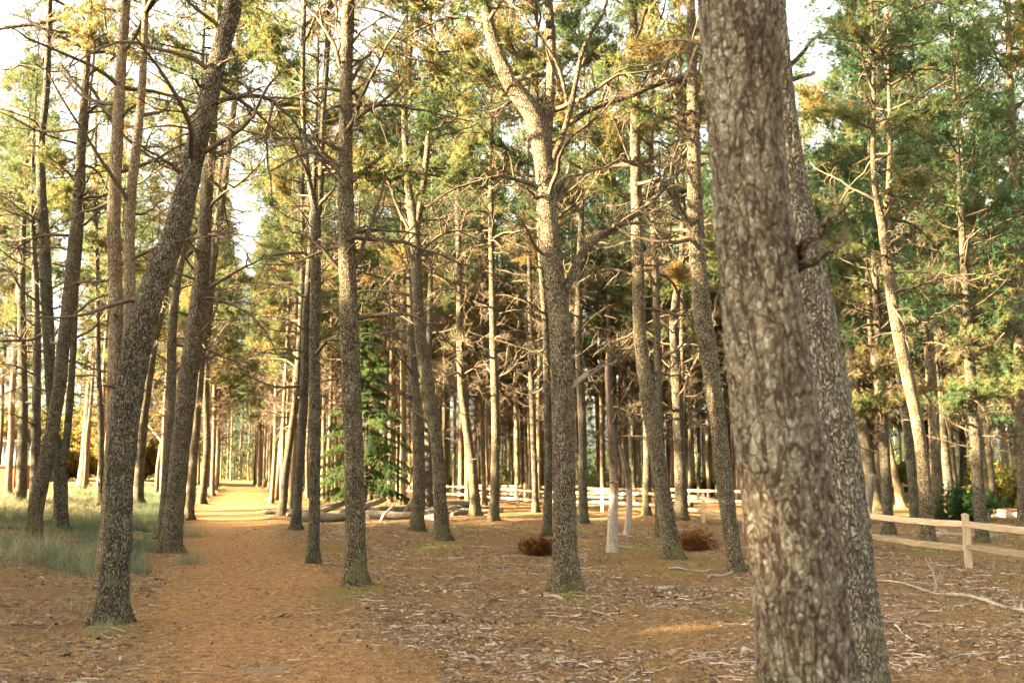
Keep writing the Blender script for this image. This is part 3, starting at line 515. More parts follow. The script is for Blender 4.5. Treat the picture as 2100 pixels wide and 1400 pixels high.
# ------------------------------------------------------------------ crowns: origin on the trunk axis at the lowest living branch, +Z up
def make_crown(h=8.5, rad=2.3, nb=44, tufts=2200, m=15, ln=(.09, .17), wd=.018, low=0.0, deadfrac=.12, k=4, sub=5):
    mb = MB(); P = []; A = []; TN = []
    per = tufts // nb; az = rng.uniform(0, 6.28)
    for b in range(nb):
        t = (b + rng.uniform(0, 1)) / nb; z = h * t ** 1.1
        prof = (0.55 + 0.45 * math.sin(min(1, t * 2.4 + .15) * 1.57)) * (1 - t ** 2.2) + .12
        az += 2.4 + rng.normal(0, .5); L = rad * prof * rng.uniform(.55, 1.2)
        d = np.array([math.cos(az), math.sin(az), rng.uniform(.0, .5) + .5 * t])
        Q_ = walk((0, 0, z), d, L, 6, .14, (0, 0, rng.uniform(-.25, .5)))
        tube(mb, Q_, np.linspace(.035 * (1 - .6 * t), .006, 7), k, mat=1, cap=False, tint=rng.uniform(-.2, .1))
        tn0 = rng.uniform(.0, .62) if rng.random() > deadfrac else rng.uniform(.75, 1)
        tips = [(Q_[i], nrm(Q_[min(i + 1, 6)] - Q_[i - 1]), 1) for i in (3, 4, 5, 6)]
        for s in range(sub):
            i = rng.integers(2, 6); l2 = L * rng.uniform(.2, .45)
            W_ = walk(Q_[i], nrm(Q_[i + 1] - Q_[i]) * .8 + rng.normal(0, .6, 3) * (1, 1, .6), l2, 3, .25, (0, 0, .3))
            tube(mb, W_, np.linspace(.009, .004, 4), 3, mat=1, cap=False)
            tips += [(W_[q], nrm(W_[q] - W_[q - 1]), 1) for q in (1, 2, 3)]
        idx = rng.integers(0, len(tips), per)
        for q in idx:
            p, a, _ = tips[q]
            P.append(p + rng.normal(0, .11, 3)); A.append(nrm(a + rng.normal(0, .5, 3) + (0, 0, .35))); TN.append(tn0 + rng.normal(0, .1))
    needles(mb, np.array(P), np.array(A), m, ln, wd, np.clip(np.array(TN), 0, 1))
    return mb
CROWNS = [make_crown(rng.uniform(8.8, 10.2), rng.uniform(1.9, 2.7), deadfrac=.07 + .03 * k) for k in range(5)]
CROWNS_THIN = [make_crown(rng.uniform(8.8, 10.2), rng.uniform(1.3, 1.9), nb=36, tufts=1500, deadfrac=.05 + .03 * k) for k in range(5)]
CROWN_THIN_ME = [c.mesh('crown', [M_NEEDLE, M_TWIG]) for c in CROWNS_THIN]
CROWNS_LOW = [make_crown(rng.uniform(11, 13), rng.uniform(2.2, 2.8), nb=72, tufts=5600, deadfrac=.05) for k in range(2)]
CROWN_ME = [c.mesh('crown', [M_NEEDLE, M_TWIG]) for c in CROWNS]
CROWN_LOW_ME = [c.mesh('crown', [M_NEEDLE, M_TWIG]) for c in CROWNS_LOW]

# ------------------------------------------------------------------ trunks
def smooth_poly(P, step):
    P = np.asarray(P, float); L = np.concatenate([[0], np.cumsum(np.linalg.norm(np.diff(P[:, :3], axis=0), axis=1))])
    n = max(6, int(L[-1] / step)); s = np.linspace(0, L[-1], n)
    out = np.stack([np.interp(s, L, P[:, c]) for c in range(P.shape[1])], 1)
    w_ = max(1, int(0.35 / step)); ker = np.ones(2 * w_ + 1) / (2 * w_ + 1)
    pad = np.concatenate([2 * out[:1] - out[1:w_ + 1][::-1], out, 2 * out[-1:] - out[-w_ - 1:-1][::-1]])
    sm = np.stack([np.convolve(pad[:, c], ker, 'valid') for c in range(P.shape[1])], 1)
    sm[:, 3:] = np.maximum(sm[:, 3:], 0.004)
    return sm
def wobble(n, k, step, amp, seed):
    th = np.arange(k) / k * 2 * np.pi; s = np.arange(n) * step
    a = vnoise(np.cos(th)[None] * 1.6 + 5 + 0 * s[:, None], s[:, None] * 1.7 + np.sin(th)[None] * 1.6 + seed, seed) - .5
    b = vnoise(np.cos(th)[None] * 4 + 9 + 0 * s[:, None], s[:, None] * 7 + np.sin(th)[None] * 4 + seed, seed + 3) - .5
    return 1 + amp * a + amp * .7 * b
def plates(n, k, step, rad, amp, seed):
    """real relief of bark plates for the nearest trunks"""
    u = (np.arange(k) / k)[None] * 2 * np.pi * rad * 0 + (np.arange(k)[None] / k) * 26; v = np.arange(n)[:, None] * step * 8.0
    u = u + 1.1 * (vnoise(u * .9 % 26, v * .6, seed) - .5); v = v + 1.1 * (vnoise(u * .8 % 26 + 7, v * .8, seed + 1) - .5)
    iu = np.floor(u).astype(int); iv = np.floor(v).astype(int); d1 = np.full(u.shape, 9.0); d2 = np.full(u.shape, 9.0)
    for a in (-1, 0, 1):
        for b in (-1, 0, 1):
            cu = iu + a; cv = iv + b; hx = _pt[((cu % 26) * 57 + cv * 131 + seed) % 512]; hy = _pt[((cu % 26) * 91 + cv * 17 + seed + 50) % 512]
            d = np.hypot(cu + hx - u, (cv + hy - v)); d1, d2 = np.minimum(d1, d), np.minimum(np.maximum(d1, d), d2)
    e = np.clip((d2 - d1) / .35, 0, 1)
    return 1 + amp * (e - .7)

def trunk_piece(mb, pts, step, k, seed, flare=True, amp=.10, big=False, s0=0.0):
    P = smooth_poly(pts, step); n = len(P)
    rad = P[:, 3].copy()
    if flare:
        z = P[:, 2] - P[0, 2] - .14; rad = rad * (1 + 0.42 * np.exp(-np.maximum(z, 0) / 0.16))
    wob = wobble(n, k, step, amp, seed)
    zz_ = np.arange(n) * step; wob = wob * (1 + (.02 if big else .055) * np.clip(np.sin(zz_ * 7.5 + seed + 2 * np.sin(zz_ * 1.3)), 0, 1) ** 6)[:, None]
    if big: wob = wob * plates(n, k, step, .17, .06, seed)
    if flare:
        th = np.arange(k) / k * 6.283; z = (P[:, 2] - P[0, 2] - .14)[:, None]
        wob = wob * (1 + 0.30 * np.exp(-np.maximum(z, 0) / .15) * (np.sin(th * 4 + seed) + .6 * np.sin(th * 7 + seed * 2))[None])
    tube(mb, P[:, :3], rad, k, wob=wob, s0=s0)
    return P

def generic_tree(H, r, seed, zc, nd=44, k=10, step=.2, low_branch=1.8, dense=.6):
    mb = MB(); n = int(H / 1.2); z = np.linspace(-.15, H, n); lean = rng.normal(0, .012, 2)
    wx = np.cumsum(rng.normal(0, .035, n)) ; wy = np.cumsum(rng.normal(0, .035, n))
    f = np.clip(1 - np.maximum(z - zc, 0) / 2.0, 0, 1)
    bx = np.interp(z, z, wx) + lean[0] * z; by = wy + lean[1] * z
    i = np.searchsorted(z, zc); bx[i:] = bx[i]; by[i:] = by[i]; bx -= bx[0]; by -= by[0]
    rad = r * (1 - .55 * np.clip(z, 0, None) / H) * np.where(z > zc, np.clip(1 - (z - zc) / (H - zc), 0.08, 1), 1)
    pts = np.stack([bx, by, z, rad], 1)
    P = trunk_piece(mb, pts, step, k, seed)
    for b in range(nd):
        zz = low_branch + (zc + 1.5 - low_branch) * rng.random() ** .75; q = min(np.searchsorted(P[:, 2], zz), len(P) - 2)
        a = rng.uniform(0, 6.28); dr = np.array([math.cos(a), math.sin(a), 0]); u = rng.random()
        if zz < 3.2 and u < .6: pb = POOL_SHORT[rng.integers(8)]
        else: pb = POOL_DENSE[rng.integers(12)] if u < dense else POOL_LONG[rng.integers(12)]
        sc = rng.uniform(.6, 1.1) * (0.75 + .35 * zz / zc)
        if zz > zc * .62 and rng.random() < .24: mb.add_mb(POOL_LIVE[rng.integers(10)], frame(P[q, :3] + dr * P[q, 3] * .6, dr + (0, 0, rng.uniform(-.15, .3)), sc=rng.uniform(.6, 1.0)), remap=[1, 2])
        else: mb.add_mb(pb, frame(P[q, :3] + dr * P[q, 3] * .6, dr + (0, 0, rng.uniform(-.15, .3)), sc=sc), mat=1)
    return mb, P[min(np.searchsorted(P[:, 2], zc), len(P) - 1), :3]
GEN = []
for kx in range(8):
    H = rng.uniform(17.5, 21.5); zc = H - (9.0 if kx % 4 else 10.5)
    mb, top = generic_tree(H, rng.uniform(.10, .155), kx * 11, zc)
    GEN.append((mb.mesh('trunk', [[M_BARK_SUNWARM, M_BARK_SUNWARM, M_BARK][kx % 3], M_TWIG, M_NEEDLE]), top, CROWN_THIN_ME[kx % 5], mb))
GEN_FULL = [(a, b, CROWN_ME[i % 5], d) for i, (a, b, c, d) in enumerate(GEN)]
GEN_LOW = []
for kx in range(3):
    mb, top = generic_tree(17.0, rng.uniform(.13, .18), 91 + kx * 7, 5.0, nd=40)
    GEN_LOW.append((mb.mesh('trunk', [M_BARK_DARK, M_TWIG, M_NEEDLE]), top, CROWN_LOW_ME[kx % 2], mb))
SHADE = []
for kx in range(2):
    mb, top = generic_tree(17.0, .2, 191 + kx * 7, 2.6, nd=6)
    cr = make_crown(14.2, 3.4, nb=80, tufts=5200, m=16, ln=(.14, .24), wd=.03, deadfrac=.05)
    SHADE.append((mb.mesh('trunk', [M_BARK_DARK, M_TWIG, M_NEEDLE]), top, cr.mesh('crown', [M_NEEDLE, M_TWIG]), mb))

def plant(gen, x, y, label, group, name='pine_tree', sc=1.0, rz=None, cat='tree'):
    root = empty(name, (x, y, float(height(x, y))), rng.uniform(0, 6.28) if rz is None else rz, sc)
    tag(root, label, cat, group)
    place(gen[0], 'trunk', root)
    place(gen[2], 'crown', root, Matrix.Translation(Vector(gen[1])))
    return root
BARKS = {'N': M_BARK, 'D': M_BARK_DARK, 'W': M_BARK_SUNWARM, 'B': M_BARK_BIG, 'G': M_BARK_GREY}
def px_line(pts, Y, dy=0.0):
    out = []
    for k, (x, y, wd) in enumerate(pts):
        yy = Y + dy * k / max(1, len(pts) - 1); p = at(x, y, yy); out.append([*p, wd / 2 * yy / FPX])
    return out
HERO_XY = []
for hi, h in enumerate(HEROES):
    rng = np.random.default_rng(1000 + hi)
    if 'b' in h:
        g = h['g0']; Y = g[1]
        foot = [g[0], g[1], g[2] - 0.12, h['b'][2] / 2 * Y / FPX]
        line = [foot] + px_line(h['t'], Y)
    else:
        Y = h['d']; line = px_line(h['t'], Y); a = np.array(line[0]); b = np.array(line[2])
        gz = float(height(a[0], Y)); sl = (a[:3] - b[:3]) / (a[2] - b[2])
        foot = a.copy(); foot[:3] = a[:3] + sl * (gz - .1 - a[2]); foot[3] = a[3] * 1.03; line = [foot.tolist()] + line
    HERO_XY.append((line[0][0], Y))
    base = np.array(line[0][:3]); base[2] += .1
    near = Y < 24
    H = h.get('H', rng.uniform(16, 18.5)); zc = h.get('zc', max(6.2 if h.get('low') else 9.2, line[-1][2] + .5 - (2 if Y > 24 else 0)))
    top = np.array(line[-1])
    if H > top[2]:
        d = np.array(line[-1][:3]) - np.array(line[-2][:3]); d = d / max(d[2], .05); zz = top[2]; q = top[:3].copy(); r = top[3]; r0 = r
        while zz < H:
            st = min(.8, H - zz + .01); d[:2] *= .6; q = q + d * st; zz += st
            line.append([*q, max(.012, r0 * (1 - (zz - top[2]) / (H - top[2]) * .92))])
    line = np.array(line); line[:, 3] *= .93 if h.get('big') else .88; line[:, :3] -= base
    root = empty('dead_sapling' if h.get('nocrown') and h.get('H', 1) > 1 else 'pine_tree', base); tag(root, h['label'], 'tree')
    big = h.get('big'); k = 96 if big else (20 if Y < 20 else 12); step = .014 if big else (.07 if Y < 20 else .14)
    mb = MB(); P = trunk_piece(mb, line, step, k, hi * 13 + 5, amp=.10 if big else .19, big=big)
    stems = []
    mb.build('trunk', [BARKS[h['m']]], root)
    for sp in h.get('s', []):
        ln = px_line(sp, Y, rng.uniform(-.8, .8)); t_ = np.array(ln[-1]); q = t_[:3].copy()
        if H > t_[2] + 1 and sp[-1][1] < 500:
            for e in range(10): q = q + np.array([rng.normal(0, .03), rng.normal(0, .03), (H - .8 - t_[2]) / 10]); ln.append([*q, max(.012, t_[3] * (1 - (e + 1) / 10.5))])
        ln = np.array(ln); ln[:, 3] *= .9; ln[:, :3] -= base
        m2 = MB(); Q_ = trunk_piece(m2, ln, step, max(10, k - 6), hi * 17 + 3, flare=False, amp=.12, s0=4.0); stems.append(Q_)
        m2.build('stem', [BARKS[h['m']]], root)
    for li, lp in enumerate(h.get('l', [])):
        ln = np.array(px_line(lp, Y, rng.uniform(-.5, .5))); ln[:, :3] -= base
        d0_ = nrm(ln[1, :3] - ln[0, :3]); ln = np.vstack([np.r_[ln[0, :3] - d0_ * (.10 if big else .05), ln[0, 3]], ln])
        m2 = MB(); Lw = np.linalg.norm(ln[-1, :3] - ln[0, :3])
        Q_ = smooth_poly(ln, max(.03, Lw / 26)); Q_[:, :3] += np.cumsum(rng.normal(0, .006, (len(Q_), 3)), 0)
        tube(m2, Q_[:, :3], Q_[:, 3], 10 if near else 6, wob=wobble(len(Q_), 10 if near else 6, .06, .22, hi + li), s0=3.0, cap0=True)
        thick = lp[0][2] > 10 and not big
        for e in range(int(Lw * (7 if thick else 4)) if not big else 2):
            t = rng.integers(len(Q_) // 3, len(Q_)); T = nrm(Q_[t, :3] - Q_[max(t - 2, 0), :3]); dr = T * .5 + rng.normal(0, .7, 3)
            pb = POOL_DENSE[rng.integers(12)] if rng.random() < .5 else POOL_LONG[rng.integers(12)]
            m2.add_mb(pb, frame(Q_[t, :3], dr, sc=rng.uniform(.12, .42) * min(1.6, Lw)), mat=1)
        m2.build('limb', [M_DEAD if li in h.get('pl', []) else BARKS[h['m']] if thick or big else M_TWIG, M_TWIG], root)
    # dead branches in rough whorls along the trunk and stems
    for b in range(int(h.get('n', 14) * 2.5)):
        src = P if not stems or rng.random() < .6 else stems[rng.integers(len(stems))]
        zmax = min(zc + 1.5, src[-1, 2]); zmin = max(2.2 if near else 1.6, src[0, 2])
        if zmax <= zmin: continue
        zz = zmin + (zmax - zmin) * rng.random() ** .7; q = min(np.searchsorted(src[:, 2], zz), len(src) - 2)
        a = rng.uniform(0, 6.28); dr = np.array([math.cos(a), math.sin(a), 0])
        u = rng.random(); low = zz < 3.5
        kind = 's' if (low and u < .8) or u < .34 else ('d' if u < .65 else 'l')
        idx = int(rng.integers(8 if kind == 's' else 12)); sc = rng.uniform(.7, 1.15) * (.8 if low else 1.05)
        if zz + base[2] > 6.8 and rng.random() < .14: kind, idx = 'v', int(rng.integers(10))
        place(pool_mesh(kind, idx), 'branch', root, frame(src[q, :3] + dr * src[q, 3] * .55, dr + (0, 0, rng.uniform(-.2, .45)), sc=sc))
    if not h.get('nocrown'):
        q = min(np.searchsorted(P[:, 2], zc - base[2]), len(P) - 1)
        cm = CROWN_LOW_ME[hi % 2] if h.get('low') else CROWN_ME[hi % 5]
        sc = np.eye(4); s_ = rng.uniform(.72, .92); hc = (11.5 if h.get('low') else 8.5); sz = max(.5, (H + .6 - base[2] - P[q, 2]) / hc)
        a = rng.uniform(0, 6.28); sc[:2, :2] = np.array([[math.cos(a), -math.sin(a)], [math.sin(a), math.cos(a)]]) * s_; sc[2, 2] = sz; sc[:3, 3] = P[q, :3]
        place(cm, 'crown', root, sc)

# ------------------------------------------------------------------ the stand behind: every tree near enough to tell apart is a thing
rng = np.random.default_rng(77)
TAKEN = [tuple(p) for p in HERO_XY]
def free(x, y, dmin): return all((x - a) ** 2 + (y - b) ** 2 > dmin * dmin for a, b in TAKEN)
FENCE = [(8.6, 9.0), (7.46, 16.6), (6.98, 19.8), (6.5, 23.0), (6.02, 26.2), (5.55, 29.3), (4.4, 33.0), (3.28, 36.6), (1.75, 39.1), (.24, 41.6), (-1.9, 47.0), (-4.0, 52.5), (-6.1, 58.0)]
def fence_dist(x, y):
    d = 9e9
    for (a, b), (c, e) in zip(FENCE, FENCE[1:]):
        t = np.clip(((x - a) * (c - a) + (y - b) * (e - b)) / ((c - a) ** 2 + (e - b) ** 2), 0, 1); d = min(d, math.hypot(a + t * (c - a) - x, b + t * (e - b) - y))
    return d
count = 0
def sow(x, y, label, group, low=0.0, dmin=1.6, sc=(.85, 1.12)):
    global count
    if not free(x, y, dmin) or fence_dist(x, y) < .5: return False
    TAKEN.append((x, y)); count += 1
    gen = GEN_LOW[rng.integers(3)] if rng.random() < low else (GEN_FULL if ('left' in group and 'lining' not in group) or ('path' in group and y > 66) else GEN)[rng.integers(8)]
    plant(gen, x, y, label, group, sc=rng.uniform(*sc)); return True
# avenue rows on both sides of the path
for side, lab, grp in ((-1, 'sunlit pine of the row lining the left side of the far path', 'pines lining the far path on its left'), (1, 'sunlit pine of the row lining the right side of the far path', 'pines lining the far path on its right')):
    y = 47.0 if side < 0 else 39.0
    while y < 99:
        off = side * rng.uniform(1.7, 2.6)
        sow(path_x(y) + off, y, lab, grp, dmin=1.2, sc=(.9, 1.1)); y += rng.uniform(1.6, 2.9)
for side, lab, grp in ((-1, 'sunlit pine of the second row left of the far path', 'pines of the second row left of the path'), (1, 'sunlit pine of the second row right of the far path', 'pines of the second row right of the path')):
    y = 50.0 if side < 0 else 42.0
    while y < 95: sow(path_x(y) + side * rng.uniform(3.3, 4.6), y, lab, grp, dmin=1.2, sc=(.85, 1.05)); y += rng.uniform(2.2, 4.2)
def fill(n, y0, y1, xa, xb, label, group, low=0.0, dmin=1.7):
    got = tries = 0
    while got < n and tries < n * 40:
        tries += 1; y = rng.uniform(y0, y1); x = rng.uniform(xa(y), xb(y)); got += bool(sow(x, y, label, group, low, dmin))
fill(72, 42, 62, lambda y: path_x(y) + 3.2, lambda y: 6.0, 'slim pine of the sunny stand beyond the rail fence', 'pines of the sunny stand beyond the fence')
fill(46, 40, 62, lambda y: 6.0, lambda y: .34 * y + 2, 'slim pine of the mixed stand right of the fence corner', 'pines right of the fence corner', .15)
fill(22, 33, 58, lambda y: .36 * y + 1, lambda y: .56 * y + 2, 'dark bushy pine of the dense stand at the far right', 'dense pines at the far right', .75, 2.4)
fill(14, 62, 78, lambda y: path_x(y) + 3.5, lambda y: .3 * y, 'thin far pine deep in the sunny stand', 'thin pines deep in the stand')
fill(14, 48, 85, lambda y: path_x(y) - 9.5, lambda y: path_x(y) - 3.2, 'pine standing in the pale grass left of the far path', 'pines in the pale grass left of the path')
fill(6, 22, 34, lambda y: .30 * y + 1.5, lambda y: .54 * y + 1, 'pine among the trunks beyond the near fence rails at right', 'pines beyond the near fence rails', .6, 2.6)
fill(10, 42, 80, lambda y: -.54 * y - 2, lambda y: path_x(y) - 7.5, 'golden sunlit pine of the loose group far left of the path', 'sunlit pines far left of the path', 0, 3.2)
print('stand trees', count)
# trees left of and behind the viewer, whose shade lies over the foreground
rng = np.random.default_rng(5)
su = np.array([S.x, S.y]); su /= np.linalg.norm(su); sv = np.array([-su[1], su[0]]); sv = sv * (1 if sv[1] > 0 else -1)
for u, dv, s0, s1 in ((16, 1.9, .52, .66), (24, 2.0, .62, .84), (34, 2.2, .74, 1.06), (44, 3.0, .9, 1.2)):
    v = -4.0
    while v < (31 if u < 20 else 27):
        q = su * (u + rng.uniform(-2, 2)) + sv * (v + rng.uniform(-.4, .4))
        if q[0] < -.62 * max(q[1], 0) - 5:
            plant(SHADE[rng.integers(2)], q[0], q[1], 'bushy pine added left of the view to shade the sunny path', 'bushy pines left of the view', sc=rng.uniform(s0, s1))
        v += dv
v = 32.0  # unseen short pines added to tone down the sun on the path
while v < 43:
    q = su * (19 + rng.uniform(-2, 2)) + sv * v; v += rng.uniform(2.8, 4.2)
    plant(SHADE[rng.integers(2)], q[0], q[1], 'bushy pine added left of the view to shade the sunny path', 'bushy pines left of the view', sc=rng.uniform(.42, .55))
# the far wood beyond: one mass
rng = np.random.default_rng(9)
far = MB()
FAR = []
for k in range(4):
    m2 = MB(); Hh = rng.uniform(17, 20); z = np.linspace(-.2, Hh, 9)
    tube(m2, np.stack([np.cumsum(rng.normal(0, .07, 9)), np.cumsum(rng.normal(0, .07, 9)), z], 1), np.linspace(.12, .03, 9), 6)
    for b in range(16): 
        a = rng.uniform(0, 6.28); d = np.array([math.cos(a), math.sin(a), .2]); m2.add_mb(POOL_LONG[b % 12] if b % 2 else POOL_SHORT[b % 8], frame((0, 0, rng.uniform(2, 10)), d, sc=1.0), mat=1)
    m2.add_mb(make_crown(9.5 if k < 3 else Hh - 2.5, 1.5 if k < 3 else 2.6, nb=24 if k < 3 else 40, tufts=460 if k < 3 else 1000, m=9, ln=(.2, .34), wd=.06, k=3, sub=2), np.array([[1, 0, 0, 0], [0, 1, 0, 0], [0, 0, 1, Hh - 9.2 if k < 3 else 2.5], [0, 0, 0, 1.]]), remap=[2, 1])
    FAR.append(m2)
got = 0
for k in range(26):
    y = rng.uniform(112, 142); M = np.eye(4); M[:3, :3] *= rng.uniform(.8, 1.1); M[:3, 3] = (path_x(y) + rng.uniform(-9, 9), y, 0); far.add_mb(FAR[3 if k % 2 else k % 3], M, boff=rng.uniform(0, 30))
while got < 230:
    y = rng.uniform(119, 165) if got % 2 else rng.uniform(62, 98); x = rng.uniform(path_x(y) - 9 - (y > 122) * 40, .62 * y)
    if y < 116 and abs(x - path_x(y)) < 3.4: continue
    if y < 84 and (x < path_x(y) + 4 or not free(x, y, 1.2)): continue
    got += 1; a = rng.uniform(0, 6.28); s_ = rng.uniform(.85, 1.15); M = np.eye(4); M[:2, :2] = [[math.cos(a), -math.sin(a)], [math.sin(a), math.cos(a)]]; M[:3, :3] *= s_
    M[:3, 3] = (x, y, float(height(x, y))); far.add_mb(FAR[got % 3 if y < 122 else 3], M, tint_add=rng.uniform(-.1, .1), boff=rng.uniform(0, 30))
P = []; A = []; T = []
for k in range(900):
    y = rng.uniform(117, 150) if k % 5 else rng.uniform(66, 98); x = rng.uniform(path_x(y) + 3.5, .62 * y) if k % 6 else rng.uniform(path_x(y) - 30, path_x(y) - 4) * 1.0
    if k % 6 == 0: y = rng.uniform(120, 160); x = rng.uniform(-.5 * y, path_x(y) + 4)
    hb = rng.uniform(1.5, 6.0) if y > 110 else rng.uniform(.8, 2.4); rb = rng.uniform(1.2, 2.6); c = np.array([x, y, float(height(x, y))]); tn = rng.uniform(.35, .95)
    q = nrm(rng.normal(0, 1, (46, 3))) * (rng.random((46, 1)) ** .4); q[:, 2] = np.abs(q[:, 2]); P.append(c + q * (rb, rb, hb)); A.append(q + (0, 0, .4)); T.append(np.clip(tn + rng.normal(0, .12, 46), 0, 1))
needles(far, np.concatenate(P), np.concatenate(A), 11, (.2, .4), .085, np.concatenate(T), mat=2)
o = far.build('distant_woods', [M_BARK_SUNWARM, M_TWIG, M_NEEDLE]); tag(o, kind='stuff')
# ------------------------------------------------------------------ split-rail fences
rng = np.random.default_rng(21)
def post_mesh(hh, wd=.11):
    mb = MB(); P = np.array([[0, 0, -.2], [0, 0, .1], [rng.normal(0, .006), rng.normal(0, .006), hh * .5], [rng.normal(0, .01), rng.normal(0, .01), hh]])
    P = smooth_poly(np.c_[P, [wd * .72, wd * .72, wd * .7, wd * .66]], .12); k = 4
    wob = 1 + rng.normal(0, .025, (len(P), k)); ang = MB(); tube(ang, P[:, :3], P[:, 3], k, wob=wob); mb.add_mb(ang, np.array([[.707, -.707, 0, 0], [.707, .707, 0, 0], [0, 0, 1, 0], [0, 0, 0, 1.]]))
    return mb
def rail(mb, a, b, hgt, wd):
    a = np.asarray(a, float); b = np.asarray(b, float); n = 12; t = np.linspace(0, 1, n)[:, None]; P = a + (b - a) * t
    P[:, 2] += -0.02 * np.sin(np.linspace(0, math.pi, n)) + np.cumsum(rng.normal(0, .005, n)); d = nrm((b - a)); sidev = nrm(np.cross(d, [0, 0, 1]))
    hh = hgt * (.5 + .06 * np.cumsum(rng.normal(0, .25, n)).clip(-1, 1)) * np.r_[.72, np.ones(n - 2), .72]; ww = wd * .5 * np.r_[.7, np.ones(n - 2), .7] * (1 + rng.normal(0, .06, n))
    sec = np.array([[-1, -.9], [.25, -1.05], [1, -.75], [.95, .35], [.2, 1.05], [-.95, .8]])
    V = P[:, None] + sidev * (sec[:, 0] * ww[:, None])[..., None] + np.array([0, 0, 1]) * (sec[:, 1] * hh[:, None])[..., None]
    k = 6; L = np.linspace(0, np.linalg.norm(b - a), n); B = np.stack([sec[None, :, 0] * ww[:, None], sec[None, :, 1] * hh[:, None], np.broadcast_to(L[:, None], (n, k))], -1)
    i = np.arange(n - 1)[:, None] * k; j = np.arange(k)[None]; q = np.stack([i + j, i + (j + 1) % k, i + k + (j + 1) % k, i + k + j], -1).reshape(-1, 4)
    tt = [[0, c + 1, c] for c in range(1, 5)] + [[(n - 1) * k, (n - 1) * k + c, (n - 1) * k + c + 1] for c in range(1, 5)]
    mb.add(V.reshape(-1, 3), q, tt, bark=B.reshape(-1, 3), tint=rng.uniform(-.35, .3))
def fence(pts, label, mtl, hh=.86, r1=.70, r2=.33):
    root = empty('rail_fence', (pts[0][0], pts[0][1], float(height(*pts[0])))); tag(root, label, 'fence'); o0 = np.array(root.location)
    for x, y in pts:
        o = post_mesh(hh * rng.uniform(.97, 1.04), .105).build('post', mtl, root, smooth=False); o.location = (x - o0[0], y - o0[1], float(height(x, y)) - o0[2])
        o.rotation_euler = (rng.normal(0, .012), rng.normal(0, .012), math.atan2(7, 2) + rng.normal(0, .05))
    for (a, b), (c, d) in zip(pts, pts[1:]):
        za, zb = float(height(a, b)), float(height(c, d)); u = nrm(np.array([c - a, d - b, 0.])); s_ = np.cross(u, [0, 0, 1.]) * .055
        for z in (r1, r2):
            m2 = MB(); jit = rng.normal(0, .012, 2)
            rail(m2, np.array([a, b, za + z + jit[0]]) + u * -.04 - o0 + s_ * .35, np.array([c, d, zb + z + jit[1]]) - u * -.04 - o0 - s_ * .35, .10, .07); m2.build('rail', mtl, root, smooth=False)
fence(FENCE, 'pale new split-rail fence running from the right foreground back to the sunny stand', M_RAIL)
fence([(-2.2, 51.5), (.6, 47.6), (3.0, 44.4), (5.6, 41.2), (8.4, 38.6), (11.5, 37.4)], 'rail fence tinted reddish by the light, behind the pale one, among the thin trunks', M_RAIL_RED)
fence([(16.6, 52.0), (19.4, 50.0), (22.2, 48.6)], 'short stretch of weathered rail fence deep among the pines at right', M_RAIL)

# ------------------------------------------------------------------ fallen logs, snags and sticks
rng = np.random.default_rng(31)
def log_obj(a, b, r, label, name='fallen_log', group=None, m=None, cat='log', k=12, stubs=3, bend=.04, lift=.75):
    a = np.array(a); b = np.array(b); L = np.linalg.norm(b - a); n = max(8, int(L / .18)); t = np.linspace(0, 1, n)[:, None]
    P = a + (b - a) * t; P[:, 2] += r * lift; P += np.stack([bend * np.sin(t[:, 0] * 5 + a[0]), bend * np.cos(t[:, 0] * 4), bend * .5 * np.sin(t[:, 0] * 7)], 1)
    rad = r * np.linspace(1.05, .8, n); o0 = a.copy(); mb = MB(); tube(mb, P - o0, rad, k, wob=wobble(n, k, .18, .3, int(a[0] * 10) % 90), tint=rng.uniform(-.15, .25), cap0=True)
    for s in range(stubs):
        q = rng.integers(1, n - 1); d = np.array([*rng.normal(0, .6, 2), rng.uniform(.1, .9)]); pb = POOL_SHORT[rng.integers(8)]
        mb.add_mb(pb, frame(P[q] - o0, d, sc=rng.uniform(.5, 1.1)))
    c0 = P[0] - o0; 
    o = mb.build(name, m or M_LOG); o.location = o0; tag(o, label, cat, group); return o
G = ground_at
log_obj(G(612, 1070), G(712, 1066), .155, 'thick grey fallen log lying left of the tall straight pine')
log_obj(G(746, 1064), G(856, 1063), .145, 'grey fallen log with stubs lying between the tall straight pine and the mossy trunk')
log_obj(G(540, 1054), G(640, 1052), .075, 'thin pale fallen log reaching out to the path edge')
log_obj(G(650, 1055), G(712, 1043) + (0, 0, .18), .13, 'pale fallen log propped over the thick grey log')
log_obj(G(918, 1043), G(970, 1038) + (0, 0, .05), .15, 'pale fallen log lying left behind the bent-footed pine')
log_obj(G(905, 1054), G(1030, 1051), .10, 'long grey fallen log passing behind the feet of two grey pines')
log_obj(G(780, 1068), at(806, 1036, G(780, 1068)[1]), .05, 'broken grey pole propped up against the fallen log, left of its twin', m=M_LOG, stubs=1, lift=0)
log_obj(G(828, 1058), at(845, 1022, G(828, 1058)[1]), .055, 'broken grey pole standing slanted beside the mossy trunk', m=M_LOG, stubs=1, lift=0)
log_obj(G(900, 1068), G(862, 1062), .10, 'short dark fallen log lying behind the grey forked pine', stubs=2)
log_obj(G(700, 1062) + (0, 0, .1), G(790, 1046) + (0, 0, .3), .11, 'dark fallen log lying crosswise over the others behind the tall straight pine', stubs=5)
log_obj(G(760, 1054), G(850, 1046), .13, 'dark mossy fallen log at the back of the heap under the young spruce', stubs=5)
log_obj(G(590, 1062), G(680, 1056) + (0, 0, .2), .07, 'thin grey fallen log leaning on the thick grey log near the path', stubs=4)
log_obj(G(855, 1060), G(935, 1050) + (0, 0, .15), .08, 'crooked grey fallen log between the mossy trunk and the grey forked pine', stubs=5)
